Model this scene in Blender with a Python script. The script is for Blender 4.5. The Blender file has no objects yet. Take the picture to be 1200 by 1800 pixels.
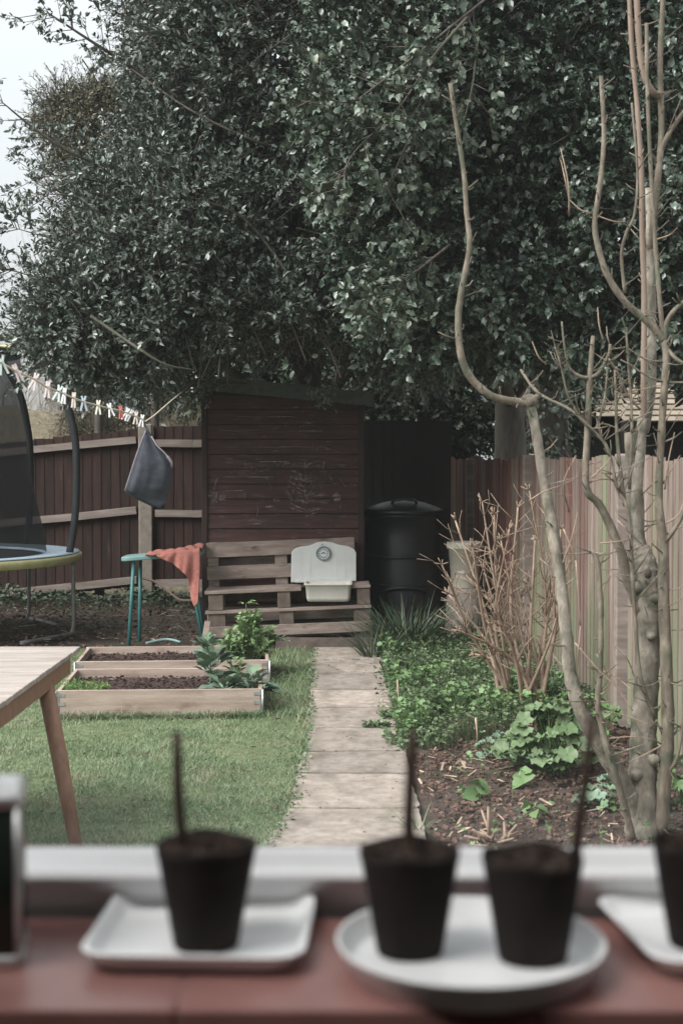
import bpy, math, random
import numpy as np
from mathutils import Vector, Matrix, noise as mnoise

RND = random.Random(11)
NR = np.random.default_rng(11)
SC = bpy.context.scene
COL = SC.collection
U = RND.uniform

# ------------------------------------------------------------------ camera maths (photo is 1200 x 1800)
CAM_H, FPX = 1.6, 2500.0
TH = math.atan(90.0 / FPX)


def ray(px, py):
    a, b = (px - 600.0) / FPX, (900.0 - py) / FPX
    return Vector((a, math.cos(TH) + b * math.sin(TH), -math.sin(TH) + b * math.cos(TH)))


def at(px, py, Y):
    d = ray(px, py)
    d *= Y / d.y
    return Vector((d.x, d.y, d.z + CAM_H))


def gnd(px, py, z=0.0):
    d = ray(px, py)
    d *= (z - CAM_H) / d.z
    return Vector((d.x, d.y, z))


# ------------------------------------------------------------------ object helpers
def tag(o, label=None, cat=None, group=None, kind=None):
    if label: o['label'] = label
    if cat: o['category'] = cat
    if group: o['group'] = group
    if kind: o['kind'] = kind
    return o


def empty(name, loc, label=None, cat=None, group=None, rot=(0, 0, 0)):
    o = bpy.data.objects.new(name, None)
    COL.objects.link(o)
    o.location = loc
    o.rotation_euler = rot
    o.empty_display_size = 0.1
    return tag(o, label, cat, group)


def link(name, me, mat, parent=None):
    o = bpy.data.objects.new(name, me)
    if mat is not None:
        me.materials.append(mat)
    COL.objects.link(o)
    if parent is not None:
        o.parent = parent
    return o


def origin_of(parent):
    v = Vector((0, 0, 0))
    while parent is not None:
        v += parent.location
        parent = parent.parent
    return v


class MB:
    """collects shapes into one mesh"""
    def __init__(self):
        self.v, self.f, self.s = [], [], []

    def add(self, vs, fs, smooth=False, M=None):
        n = len(self.v)
        if M is not None:
            vs = [M @ Vector(p) for p in vs]
        self.v += [tuple(p) for p in vs]
        for f in fs:
            self.f.append(tuple(i + n for i in f))
            self.s.append(smooth)
        return self

    def box(self, c, s, M=None, jit=0.0):
        x, y, z = c
        a, b, d = s[0] / 2, s[1] / 2, s[2] / 2
        vs = [Vector((sx * a + U(-jit, jit), sy * b + U(-jit, jit), sz * d + U(-jit, jit)))
              for sz in (-1, 1) for sy in (-1, 1) for sx in (-1, 1)]
        if M is not None:
            vs = [M @ p for p in vs]
        vs = [p + Vector(c) for p in vs]
        fs = [(0, 2, 3, 1), (4, 5, 7, 6), (0, 1, 5, 4), (2, 6, 7, 3), (0, 4, 6, 2), (1, 3, 7, 5)]
        return self.add(vs, fs)

    def beam(self, p, q, w, h, up=(0, 0, 1), jit=0.0):
        p, q = Vector(p), Vector(q)
        d = (q - p)
        L = d.length
        d.normalize()
        u = Vector(up)
        s = d.cross(u)
        s.normalize()
        u = s.cross(d)
        M = Matrix((d, s, u)).transposed()
        return self.box((p + q) / 2, (L, w, h), M, jit)

    def tube(self, pts, rad, n=8, cap=True, bump=0.0):
        pts = [Vector(p) for p in pts]
        if not hasattr(rad, '__len__'):
            rad = [rad] * len(pts)
        vs, fs = [], []
        prev = None
        for i, p in enumerate(pts):
            t = (pts[min(i + 1, len(pts) - 1)] - pts[max(i - 1, 0)])
            if t.length < 1e-9: t = Vector((0, 0, 1))
            t.normalize()
            if prev is None:
                a = Vector((1, 0, 0)) if abs(t.x) < .8 else Vector((0, 1, 0))
                x = (a - t * a.dot(t)).normalized()
            else:
                x = (prev - t * prev.dot(t))
                if x.length < 1e-6: x = t.orthogonal()
                x.normalize()
            prev = x
            y = t.cross(x)
            for k in range(n):
                a = 2 * math.pi * k / n
                r = rad[i] * (1 + (U(-bump, bump) if bump else 0))
                vs.append(p + (x * math.cos(a) + y * math.sin(a)) * r)
        for i in range(len(pts) - 1):
            for k in range(n):
                a, b = i * n + k, i * n + (k + 1) % n
                fs.append((a, b, b + n, a + n))
        self.add(vs, fs, True)
        if cap:
            m = len(self.v) - len(vs)
            self.f.append(tuple(m + k for k in reversed(range(n)))); self.s.append(False)
            e = m + (len(pts) - 1) * n
            self.f.append(tuple(e + k for k in range(n))); self.s.append(False)
        return self

    def lathe(self, prof, n=32, c=(0, 0, 0), wob=0.0, smooth=True):
        vs, fs = [], []
        for j, (r, z) in enumerate(prof):
            for k in range(n):
                a = 2 * math.pi * k / n
                rr = r * (1 + wob * math.sin(3 * a + j) + U(-wob, wob) * .5)
                vs.append((c[0] + rr * math.cos(a), c[1] + rr * math.sin(a), c[2] + z))
        for j in range(len(prof) - 1):
            for k in range(n):
                a, b = j * n + k, j * n + (k + 1) % n
                fs.append((a, b, b + n, a + n))
        self.add(vs, fs, smooth)
        return self

    def prism(self, outline, y0, y1, plane='xz'):
        """extrude a 2-D outline (counter-clockwise seen from -y) between y0 and y1"""
        n = len(outline)
        if plane == 'xz':
            vs = [(a, y0, b) for a, b in outline] + [(a, y1, b) for a, b in outline]
        else:
            vs = [(a, b, y0) for a, b in outline] + [(a, b, y1) for a, b in outline]
        fs = [tuple(range(n)), tuple(reversed(range(n, 2 * n)))]
        for k in range(n):
            j = (k + 1) % n
            fs.append((k, k + n, j + n, j))
        return self.add(vs, fs)

    def build(self, name, mat, parent=None, bevel=0.0, local=False, label=None, fix=True):
        me = bpy.data.meshes.new(name)
        off = Vector((0, 0, 0)) if (local or parent is None) else origin_of(parent)
        me.from_pydata([(x - off.x, y - off.y, z - off.z) for x, y, z in self.v], [], self.f)
        me.polygons.foreach_set('use_smooth', self.s)
        me.update()
        if fix:
            import bmesh
            bm = bmesh.new(); bm.from_mesh(me)
            bmesh.ops.recalc_face_normals(bm, faces=bm.faces)
            bm.to_mesh(me); bm.free()
        o = link(name, me, mat, parent)
        if bevel:
            b = o.modifiers.new('bevel', 'BEVEL')
            b.width, b.segments, b.limit_method = bevel, 2, 'ANGLE'
        if label: o['label'] = label
        return o


def npmesh(name, V, polys, mat, parent=None, smooth=True):
    V = np.asarray(V, dtype=np.float64).reshape(-1, 3)
    if parent is not None:
        V = V - np.array(origin_of(parent))
    me = bpy.data.meshes.new(name)
    loops = np.concatenate([np.asarray(p).reshape(-1) for p in polys]).astype(np.int32)
    sizes = np.concatenate([np.full(len(p), np.asarray(p).shape[1]) for p in polys]).astype(np.int32)
    starts = np.concatenate([[0], np.cumsum(sizes)[:-1]]).astype(np.int32)
    me.vertices.add(len(V)); me.vertices.foreach_set('co', V.astype(np.float32).ravel())
    me.loops.add(len(loops)); me.loops.foreach_set('vertex_index', loops)
    me.polygons.add(len(sizes))
    me.polygons.foreach_set('loop_start', starts)
    me.polygons.foreach_set('use_smooth', np.full(len(sizes), smooth))
    me.update(calc_edges=True)
    me.validate()
    return link(name, me, mat, parent)


def spline(pts, k=4):
    """Catmull-Rom through world points"""
    P = [Vector(p) for p in pts]
    P = [P[0] * 2 - P[1]] + P + [P[-1] * 2 - P[-2]]
    out = []
    for i in range(1, len(P) - 2):
        for j in range(k):
            t = j / k
            a, b, c, d = P[i - 1], P[i], P[i + 1], P[i + 2]
            out.append(0.5 * ((2 * b) + (c - a) * t + (2 * a - 5 * b + 4 * c - d) * t * t + (3 * b - a - 3 * c + d) * t ** 3))
    out.append(P[-2].copy())
    return out


# ------------------------------------------------------------------ materials
class NT:
    def __init__(self, name):
        self.m = bpy.data.materials.new(name)
        self.m.use_nodes = True
        self.t = self.m.node_tree
        self.b = self.t.nodes['Principled BSDF']
        self.out = self.t.nodes['Material Output']

    def n(self, typ, **kw):
        o = self.t.nodes.new(typ)
        for k, v in kw.items():
            if k in o.inputs.keys() if isinstance(k, str) else False:
                o.inputs[k].default_value = v
            else:
                setattr(o, k, v)
        return o

    def l(self, a, b):
        self.t.links.new(a, b)

    def noise(self, vec, scale, detail=5, rough=.6, dist=0.0):
        o = self.n('ShaderNodeTexNoise')
        o.inputs['Scale'].default_value = scale
        o.inputs['Detail'].default_value = detail
        o.inputs['Roughness'].default_value = rough
        o.inputs['Distortion'].default_value = dist
        if vec is not None: self.l(vec, o.inputs['Vector'])
        return o.outputs['Fac']

    def coord(self, stretch=(1, 1, 1), which='Object'):
        if which == 'World':
            src = self.n('ShaderNodeNewGeometry').outputs['Position']
        else:
            src = self.n('ShaderNodeTexCoord').outputs[which]
        mp = self.n('ShaderNodeMapping')
        mp.inputs['Scale'].default_value = stretch
        self.l(src, mp.inputs['Vector'])
        return mp.outputs['Vector']

    def ramp(self, fac, stops, interp='LINEAR'):
        o = self.n('ShaderNodeValToRGB')
        o.color_ramp.interpolation = interp
        e = o.color_ramp.elements
        while len(e) < len(stops): e.new(0.5)
        for el, (p, c) in zip(e, stops):
            el.position = p
            el.color = (*c, 1) if len(c) == 3 else c
        self.l(fac, o.inputs['Fac'])
        return o.outputs['Color']

    def mix(self, fac, a, b, mode='MIX'):
        o = self.n('ShaderNodeMix', data_type='RGBA', blend_type=mode)
        for sock, v in ((o.inputs[0], fac), (o.inputs[6], a), (o.inputs[7], b)):
            if hasattr(v, 'is_output'): self.l(v, sock)
            elif isinstance(v, (int, float)): sock.default_value = v
            else: sock.default_value = (*v, 1)
        return o.outputs[2]

    def island(self, lo, hi):
        g = self.n('ShaderNodeNewGeometry')
        r = self.n('ShaderNodeMapRange')
        r.inputs['To Min'].default_value, r.inputs['To Max'].default_value = lo, hi
        self.l(g.outputs['Random Per Island'], r.inputs['Value'])
        return r.outputs[0]

    def value(self, col, val):
        o = self.n('ShaderNodeHueSaturation')
        self.l(col, o.inputs['Color'])
        self.l(val, o.inputs['Value'])
        return o.outputs['Color']

    def bump(self, h, strength, dist=.01):
        o = self.n('ShaderNodeBump')
        o.inputs['Strength'].default_value = strength
        o.inputs['Distance'].default_value = dist
        self.l(h, o.inputs['Height'])
        self.l(o.outputs[0], self.b.inputs['Normal'])

    def done(self, col, rough=.7, spec=.4, metal=0.0):
        if hasattr(col, 'is_output'): self.l(col, self.b.inputs['Base Color'])
        else: self.b.inputs['Base Color'].default_value = (*col, 1)
        if hasattr(rough, 'is_output'): self.l(rough, self.b.inputs['Roughness'])
        else: self.b.inputs['Roughness'].default_value = rough
        self.b.inputs['Specular IOR Level'].default_value = spec
        self.b.inputs['Metallic'].default_value = metal
        return self.m


def pm(name, stops, scale=8, stretch=(1, 1, 1), rough=.75, bump=.3, bscale=None, spec=.35, isl=0.0,
       stain=None, metal=0.0, bdist=.006, detail=6, which='Object', dist=0.0):
    t = NT(name)
    v = t.coord(stretch, which)
    c = t.ramp(t.noise(v, scale, detail, .62, dist), stops)
    if stain:
        sc, sscale, lo, hi, sst = stain
        f = t.ramp(t.noise(t.coord(sst, which), sscale, 4), [(lo, (0, 0, 0)), (hi, (1, 1, 1))])
        c = t.mix(f, c, sc)
    if isl:
        c = t.value(c, t.island(1 - isl, 1 + isl))
    if bump:
        t.bump(t.noise(v, bscale or scale * 4, 5, .7), bump, bdist)
    return t.done(c, rough, spec, metal)


def leafmat(name, cols, rough=.35, spec=.5, trans=0.0, tip=None):
    t = NT(name)
    g = t.n('ShaderNodeNewGeometry')
    n = len(cols)
    c = t.ramp(g.outputs['Random Per Island'], [(i / max(1, n - 1), col) for i, col in enumerate(cols)])
    m = t.done(c, rough, spec)
    if trans:
        tr = t.n('ShaderNodeBsdfTranslucent')
        t.l(c, tr.inputs['Color'])
        mx = t.n('ShaderNodeMixShader')
        mx.inputs[0].default_value = trans
        t.l(t.b.outputs[0], mx.inputs[1]); t.l(tr.outputs[0], mx.inputs[2])
        t.l(mx.outputs[0], t.out.inputs['Surface'])
    return m


# ------------------------------------------------------------------ foliage
def unit(a):
    return a / np.maximum(np.linalg.norm(a, axis=-1, keepdims=True), 1e-9)


def rvec(n):
    return unit(NR.normal(size=(n, 3)))


LEAF = (np.array([(0, 0, 0), (.3, -.5, .16), (.32, 0, 0), (.3, .5, .16), (.68, -.4, .1), (.7, 0, -.02), (.68, .4, .1), (1, 0, -.16)]),
        [np.array([(0, 2, 1), (0, 3, 2), (4, 5, 7), (5, 6, 7)]), np.array([(1, 2, 5, 4), (2, 3, 6, 5)])])
SPINY = (np.array([(0, 0, 0), (.2, -.38, .25), (.25, 0, 0), (.2, .42, .2), (.42, -.5, -.05), (.5, 0, 0), (.45, .5, .3), (.7, -.42, .3),
                   (.75, 0, -.04), (.68, .4, -.02), (1, 0, -.25)]),
         [np.array([(0, 2, 1), (0, 3, 2), (7, 8, 10), (8, 9, 10)]),
          np.array([(1, 2, 5, 4), (2, 3, 6, 5), (4, 5, 8, 7), (5, 6, 9, 8)])])


def disc_leaf(k=11, ruffle=.12, lobe=.1):
    v = [(.5, 0, -.10)]
    for i in range(k):
        a = 2 * math.pi * (i + .5) / k + math.pi
        r = .5 * (1 + lobe * math.cos(5 * a))
        if i in (0, k - 1): r *= .75
        v.append((.5 + r * math.cos(a), r * math.sin(a), .05 + ruffle * math.sin(i * 2.4)))
    return (np.array(v), [np.array([(0, 1 + i, 1 + (i + 1) % k) for i in range(k)])])


DISC = disc_leaf()
QUADLEAF = (np.array([(0, 0, 0), (.45, -.5, .1), (.45, .5, .1), (1, 0, -.1), (.45, 0, -.03)]),
            [np.array([(0, 4, 1), (0, 2, 4), (1, 4, 3), (4, 2, 3)])])


def leaf_arrays(P, D, N, L, W, T=LEAF):
    tv, tp = T
    n, k = len(P), len(tv)
    D = unit(D)
    S = unit(np.cross(D, N))
    Nn = np.cross(S, D)
    L = np.broadcast_to(L, (n,))[:, None, None]
    W = np.broadcast_to(W, (n,))[:, None, None]
    V = (P[:, None, :] + D[:, None, :] * (tv[None, :, 0:1] * L) + S[:, None, :] * (tv[None, :, 1:2] * W)
         + Nn[:, None, :] * (tv[None, :, 2:3] * W))
    off = (np.arange(n) * k)[:, None, None]
    polys = [(p[None] + off).reshape(-1, p.shape[1]) for p in tp]
    return V.reshape(-1, 3), polys


def join_arrays(lst):
    V, P, n = [], [], 0
    for v, polys in lst:
        V.append(v)
        P += [p + n for p in polys]
        n += len(v)
    return np.concatenate(V), P


def twig_leaves(p, d, ln, k, L, W, up=.55, out=.35, T=LEAF, spread=.8):
    """p,d (n,3) twig base and direction; k leaves on every twig"""
    n = len(p)
    t = (np.arange(k)[None, :] + NR.random((n, k))) / k
    base = p[:, None, :] + d[:, None, :] * (t * ln[:, None])[..., None]
    r = NR.normal(size=(n, k, 3))
    r = unit(r - d[:, None, :] * (r * d[:, None, :]).sum(-1, keepdims=True))
    D = unit(d[:, None, :] * .75 + r * spread)
    N = unit(np.array([0, 0, 1.0]) * up + d[:, None, :] * out + NR.normal(size=(n, k, 3)) * .38)
    m = n * k
    sz = NR.uniform(.7, 1.15, m)
    return leaf_arrays(base.reshape(m, 3), D.reshape(m, 3), N.reshape(m, 3), L * sz, W * sz * NR.uniform(.8, 1.1, m), T)


def sticks(p, q, r0, r1):
    """three-sided tapered sticks between arrays of points"""
    n = len(p)
    d = unit(q - p)
    a = unit(np.cross(d, NR.normal(size=(n, 3))))
    b = np.cross(d, a)
    V = np.zeros((n, 6, 3))
    r0 = np.broadcast_to(r0, (n,))[:, None]; r1 = np.broadcast_to(r1, (n,))[:, None]
    for k in range(3):
        c, s = math.cos(k * 2.0944), math.sin(k * 2.0944)
        o = a * c + b * s
        V[:, k] = p + o * r0
        V[:, 3 + k] = q + o * r1
    f = np.array([(0, 1, 4, 3), (1, 2, 5, 4), (2, 0, 3, 5)])
    return V.reshape(-1, 3), [(f[None] + (np.arange(n) * 6)[:, None, None]).reshape(-1, 4)]


def blades(P, az, L, W, lean, bend, seg=3):
    """grass blades: strips that lean out along az and bend over"""
    n = len(P)
    t = np.linspace(0, 1, seg + 1)[None, :]
    h = np.stack([np.cos(az), np.sin(az), np.zeros(n)], -1)
    tw = az + math.pi / 2 + NR.normal(size=n) * .5
    s = np.stack([np.cos(tw), np.sin(tw), np.zeros(n)], -1)
    L = np.broadcast_to(L, (n,)); W = np.broadcast_to(W, (n,))
    lean = np.broadcast_to(lean, (n,)); bend = np.broadcast_to(bend, (n,))
    hor = L[:, None] * (lean[:, None] * t + bend[:, None] * t ** 2 * .75)
    ver = L[:, None] * (t - .55 * bend[:, None] * t ** 2.2) * np.maximum(.25, 1 - .35 * lean[:, None])
    ctr = P[:, None, :] + h[:, None, :] * hor[..., None]
    ctr[..., 2] += ver
    w = W[:, None] * (1 - t ** 2) * .5
    w = np.maximum(w, W[:, None] * .04)
    V = np.stack([ctr - s[:, None, :] * w[..., None], ctr + s[:, None, :] * w[..., None]], 2)   # n, seg+1, 2, 3
    k = (seg + 1) * 2
    f = np.array([(2 * i, 2 * i + 1, 2 * i + 3, 2 * i + 2) for i in range(seg)])
    return V.reshape(-1, 3), [(f[None] + (np.arange(n) * k)[:, None, None]).reshape(-1, 4)]


def grow(mb, p, d, L, r, depth, forks=3, up=.15, wig=.25, n=5, taper=.6, ends=None, seg=4, shrink=.62):
    """bare branching twig wood"""
    pts, rad = [Vector(p)], [r]
    d = Vector(d).normalized()
    for i in range(seg):
        d = (d + Vector((U(-wig, wig), U(-wig, wig), U(-wig, wig) + up * .3))).normalized()
        pts.append(pts[-1] + d * L / seg)
        rad.append(r * (1 - (1 - taper) * (i + 1) / seg))
    mb.tube(pts, rad, n, cap=depth == 0)
    if ends is not None and depth == 0: ends.append(pts[-1])
    if depth > 0:
        for k in range(forks):
            j = RND.randint(max(1, seg - 2), seg) if k else seg
            q = Vector((U(-1, 1), U(-1, 1), U(-.5, 1))).normalized()
            nd = (d + q * (.75 if k else .3)).normalized()
            grow(mb, pts[j], nd, L * shrink * U(.8, 1.2), rad[j] * .72, depth - 1, forks, up, wig, max(3, n - 1), taper, ends, seg, shrink)
EXPOSURE = 1.6
DENS = 1.0
HAZE_FILM = .012
ROOF0 = .16

# ------------------------------------------------------------------ world, sun, camera
w = bpy.data.worlds.new('World'); SC.world = w; w.use_nodes = True
wt = w.node_tree
sky = wt.nodes.new('ShaderNodeTexSky'); sky.sky_type = 'NISHITA'; sky.sun_disc = False
SUN_EL, SUN_AZ = math.radians(44), math.radians(238)          # azimuth clockwise from +Y
sky.sun_elevation, sky.sun_rotation = SUN_EL, SUN_AZ
sky.air_density, sky.dust_density, sky.ozone_density = 1.0, 4.0, 1.0
hs = wt.nodes.new('ShaderNodeHueSaturation'); hs.inputs['Saturation'].default_value = .22
bg = wt.nodes['Background']; bg.inputs['Strength'].default_value = .14
ov = wt.nodes.new('ShaderNodeMix'); ov.data_type = 'RGBA'; ov.inputs[0].default_value = .72     # an even overcast layer over the sky
ov.inputs[7].default_value = (2.5, 2.58, 2.62, 1)
wt.links.new(sky.outputs[0], hs.inputs['Color']); wt.links.new(hs.outputs[0], ov.inputs[6]); # overcast skies are brighter overhead than at the horizon
tc_ = wt.nodes.new('ShaderNodeTexCoord'); sp_ = wt.nodes.new('ShaderNodeSeparateXYZ'); mr_ = wt.nodes.new('ShaderNodeMapRange'); ml_ = wt.nodes.new('ShaderNodeMix')
wt.links.new(tc_.outputs['Generated'], sp_.inputs[0]); wt.links.new(sp_.outputs['Z'], mr_.inputs['Value'])
mr_.inputs['From Min'].default_value, mr_.inputs['From Max'].default_value = 0.0, .95
mr_.inputs['To Min'].default_value, mr_.inputs['To Max'].default_value = .68, 1.5
ml_.data_type = 'RGBA'; ml_.blend_type = 'MULTIPLY'; ml_.inputs[0].default_value = 1
wt.links.new(ov.outputs[2], ml_.inputs[6]); wt.links.new(mr_.outputs[0], ml_.inputs[7]); wt.links.new(ml_.outputs[2], bg.inputs['Color'])

sl = bpy.data.lights.new('sun', 'SUN'); sl.energy = 1.9; sl.angle = math.radians(48); sl.color = (1, .972, .94)
so = bpy.data.objects.new('sun', sl); COL.objects.link(so)
sd = Vector((math.sin(SUN_AZ) * math.cos(SUN_EL), math.cos(SUN_AZ) * math.cos(SUN_EL), math.sin(SUN_EL)))
so.rotation_euler = (-sd).to_track_quat('-Z', 'Y').to_euler(); so.location = (-6, -4, 9)

cd = bpy.data.cameras.new('camera'); co = bpy.data.objects.new('camera', cd); COL.objects.link(co)
co.location = (0, 0, CAM_H); co.rotation_euler = (math.pi / 2 - TH, 0, 0)
cd.sensor_fit = 'HORIZONTAL'; cd.sensor_width = 24; cd.sensor_height = 36; cd.lens = 50
cd.clip_start, cd.clip_end = .05, 500
cd.dof.use_dof = True; cd.dof.focus_distance = 11.5; cd.dof.aperture_fstop = 5.8; cd.dof.aperture_blades = 7
SC.camera = co
SC.view_settings.view_transform = 'Standard'; SC.view_settings.look = 'None'
SC.view_settings.gamma = 1; SC.view_settings.exposure = EXPOSURE
SC.cycles.use_denoising = True
SC.cycles.max_bounces = 8; SC.cycles.diffuse_bounces = 4; SC.cycles.glossy_bounces = 3
SC.cycles.transparent_max_bounces = 16
SC.cycles.sample_clamp_indirect = 6

# ------------------------------------------------------------------ materials
M = {}
M['soil'] = pm('soil', [(.3, (.032, .022, .017)), (.5, (.06, .042, .033)), (.72, (.115, .085, .068))], 9, rough=.95, bump=.9, bscale=60, bdist=.02,
               stain=((.05, .055, .03), 1.6, .5, .68, (1, 1, 1)))
M['turf'] = pm('turf', [(.3, (.065, .09, .04)), (.55, (.11, .14, .065)), (.75, (.17, .18, .10))], 14, rough=.95, bump=.6, bscale=90, bdist=.02)
M['field'] = pm('field', [(.3, (.06, .05, .03)), (.7, (.12, .11, .06))], 1.5, rough=.95, bump=.3)
M['drygrass'] = pm('dry_grass_bank', [(.3, (.11, .09, .055)), (.5, (.2, .17, .11)), (.72, (.32, .28, .2))], 9, (1, 1, .6), rough=.95, bump=1, bscale=25, bdist=.1)
M['joint'] = pm('joint_dirt', [(.3, (.02, .015, .011)), (.7, (.055, .04, .03))], 30, rough=.95, bump=.6)
M['slab'] = pm('slab', [(.25, (.17, .139, .117)), (.5, (.278, .236, .203)), (.75, (.38, .332, .293))], 16, rough=.88, bump=.5, bscale=160, bdist=.004,
               stain=((.12, .10, .078), 6, .5, .76, (1, .5, 1)), isl=.2, detail=9)
M['chip'] = pm('chip', [(.3, (.05, .03, .024)), (.7, (.14, .085, .065))], 20, rough=.9, isl=.5, bump=.2)
M['straw'] = pm('straw', [(.3, (.2, .15, .1)), (.7, (.38, .3, .22))], 20, rough=.85, isl=.4, bump=0)
def shed_mat():
    t = NT('shed_stain')
    v = t.coord((1, 1, 9))
    c = t.ramp(t.noise(v, 3.2, 6, .62), [(.28, (.029, .0145, .0125)), (.5, (.058, .0255, .022)), (.75, (.1, .047, .041))])
    c = t.mix(t.ramp(t.noise(t.coord((1, 1, 1.6)), 2.2, 4), [(.5, (0, 0, 0)), (.68, (1, 1, 1))]), c, (.03, .022, .018))
    c = t.value(c, t.island(.8, 1.2))
    wear = t.ramp(t.noise(t.coord((7, 1, 46)), 1.0, 5, .7), [(.57, (0, 0, 0)), (.68, (1, 1, 1))])
    area = t.ramp(t.noise(t.coord((1, 1, 1.3)), 2.6, 3), [(.38, (0, 0, 0)), (.6, (.9, .9, .9))])
    c = t.mix(t.mix(1.0, wear, area, 'MULTIPLY'), c, (.26, .195, .185))
    t.bump(t.noise(v, 18, 5, .7), .35, .006)
    return t.done(c, .7, .35)


M['shed'] = shed_mat()
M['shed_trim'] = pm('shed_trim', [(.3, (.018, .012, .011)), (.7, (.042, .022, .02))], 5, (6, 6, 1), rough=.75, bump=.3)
M['felt'] = pm('roof_felt', [(.3, (.05, .056, .053)), (.7, (.10, .108, .10))], 20, rough=.9, bump=.5)
M['pallet'] = pm('pallet_wood', [(.25, (.16, .12, .1)), (.5, (.28, .22, .19)), (.75, (.4, .33, .29))], 3, (1, 7, 7), rough=.85, bump=.45, bscale=14,
                 stain=((.075, .055, .045), 5, .55, .75, (1, 3, 3)), isl=.22)
M['pallet_dark'] = pm('pallet_block', [(.3, (.085, .065, .055)), (.7, (.19, .15, .128))], 4, (2, 2, 2), rough=.9, bump=.4, isl=.2)
M['bedwood'] = pm('bed_wood', [(.25, (.22, .16, .13)), (.5, (.34, .265, .22)), (.78, (.46, .375, .325))], 2.2, (1, 9, 9), rough=.8, bump=.4, bscale=12,
                  stain=((.17, .11, .08), 4, .56, .75, (1, 2, 2)), isl=.08)
M['steel'] = pm('galvanised_steel', [(.3, (.3, .31, .32)), (.7, (.5, .51, .52))], 30, rough=.45, bump=.05, metal=.8)
M['bark_soil'] = pm('bark_mulch', [(.3, (.025, .015, .013)), (.7, (.09, .055, .047))], 25, rough=.95, bump=1.0, bscale=60, bdist=.02)
M['tabletop'] = pm('weathered_slats', [(.25, (.2, .165, .145)), (.5, (.315, .272, .243)), (.75, (.44, .395, .36))], 3, (1.2, 14, 6), rough=.7, bump=.4, bscale=10, isl=.1)
M['tableleg'] = pm('oiled_wood', [(.25, (.15, .072, .043)), (.5, (.225, .118, .076)), (.78, (.31, .178, .122))], 3, (9, 9, 1), rough=.55, bump=.25, bscale=12)
M['teal'] = pm('teal_plastic', [(.3, (.028, .12, .125)), (.7, (.05, .17, .172))], 12, rough=.4, bump=.05)
M['teal_top'] = pm('teal_top', [(.3, (.13, .235, .225)), (.7, (.2, .32, .305))], 6, rough=.45, bump=.06)
M['towel'] = pm('towel', [(.3, (.31, .115, .095)), (.7, (.43, .185, .158))], 40, rough=.95, bump=.9, bscale=220, bdist=.006, spec=.1)
M['white'] = pm('white_enamel', [(.3, (.5, .51, .5)), (.7, (.6, .61, .6))], 6, rough=.4, bump=.03, stain=((.5, .47, .4), 8, .62, .8, (1, 1, 3)))
M['cream'] = pm('cream_enamel', [(.3, (.5, .48, .43)), (.7, (.6, .58, .53))], 6, rough=.4, bump=.04)
M['dial_ring'] = pm('dial_ring', [(.3, (.14, .2, .2)), (.7, (.24, .3, .3))], 20, rough=.5, bump=.1)
M['dial_face'] = pm('dial_face', [(.3, (.58, .6, .6)), (.7, (.68, .7, .7))], 20, rough=.4, bump=0)
M['ink'] = pm('dark_ink', [(.3, (.02, .03, .03)), (.7, (.035, .045, .045))], 20, rough=.5, bump=0)
M['bin'] = pm('black_plastic', [(.25, (.006, .0075, .008)), (.75, (.014, .0165, .018))], 4, (1, 1, 4), rough=.42, bump=.12, bscale=10, spec=.5)
M['bucket'] = pm('cream_plastic', [(.3, (.68, .65, .53)), (.7, (.76, .73, .61))], 5, rough=.5, bump=.05, stain=((.3, .27, .19), 5, .6, .85, (1, 1, .6)))
M['planter'] = pm('stone_planter', [(.3, (.32, .28, .24)), (.7, (.46, .41, .36))], 10, rough=.9, bump=.4)
M['fence_red'] = pm('fence_red', [(.25, (.012, .0062, .0045)), (.5, (.0235, .0105, .008)), (.8, (.045, .0215, .017))], 2.6, (7, 7, .8), rough=.85, bump=.4, bscale=9, isl=.28,
                    stain=((.075, .062, .05), 3.2, .64, .78, (4, 4, .8)))
M['fence_dark'] = pm('fence_dark', [(.25, (.0055, .005, .0045)), (.75, (.014, .012, .010))], 3, (8, 8, .7), rough=.9, bump=.4, isl=.25)  # dark stain made near-black to carry the tree's shade on the back panel
M['rail'] = pm('fence_rail', [(.25, (.14, .112, .095)), (.5, (.2, .165, .145)), (.75, (.29, .245, .215))], 3, (1, 8, 8), rough=.85, bump=.4, bscale=12)
M['concrete'] = pm('concrete_post', [(.25, (.15, .128, .108)), (.75, (.25, .22, .19))], 14, rough=.95, bump=.5, bscale=80)
M['pvc'] = pm('upvc_frame', [(.3, (.58, .58, .59)), (.7, (.66, .66, .67))], 5, rough=.22, bump=0, spec=.5)
M['plaster'] = pm('plaster', [(.3, (.4, .37, .35)), (.7, (.46, .43, .41))], 6, rough=.9, bump=.1)
M['brick'] = pm('house_brick', [(.3, (.2, .09, .065)), (.7, (.33, .16, .12))], 8, rough=.9, bump=.3)
M['floor'] = pm('floor_boards', [(.3, (.07, .045, .03)), (.7, (.14, .09, .06))], 4, (1, 8, 1), rough=.5, bump=.1)
M['tile'] = pm('red_tile', [(.25, (.19, .092, .081)), (.5, (.245, .122, .108)), (.8, (.3, .155, .14))], 7, rough=.3, bump=.05, bscale=30, spec=.6, isl=.05)
M['mortar'] = pm('mortar', [(.3, (.2, .12, .11)), (.7, (.28, .18, .165))], 20, rough=.9, bump=.1)
M['ceramic'] = pm('white_ceramic', [(.3, (.77, .78, .78)), (.7, (.83, .84, .84))], 9, rough=.28, bump=.03)
M['peat'] = pm('peat_pot', [(.3, (.007, .0045, .0036)), (.7, (.015, .0098, .008))], 40, rough=.9, bump=.4, bscale=120, bdist=.002)
M['compost'] = pm('compost', [(.3, (.02, .0135, .0105)), (.7, (.085, .06, .047))], 80, rough=.95, bump=1, bscale=200, bdist=.004)
M['stick'] = pm('brown_stick', [(.3, (.03, .018, .014)), (.7, (.06, .036, .028))], 30, (1, 1, .3), rough=.8, bump=.3)
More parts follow.
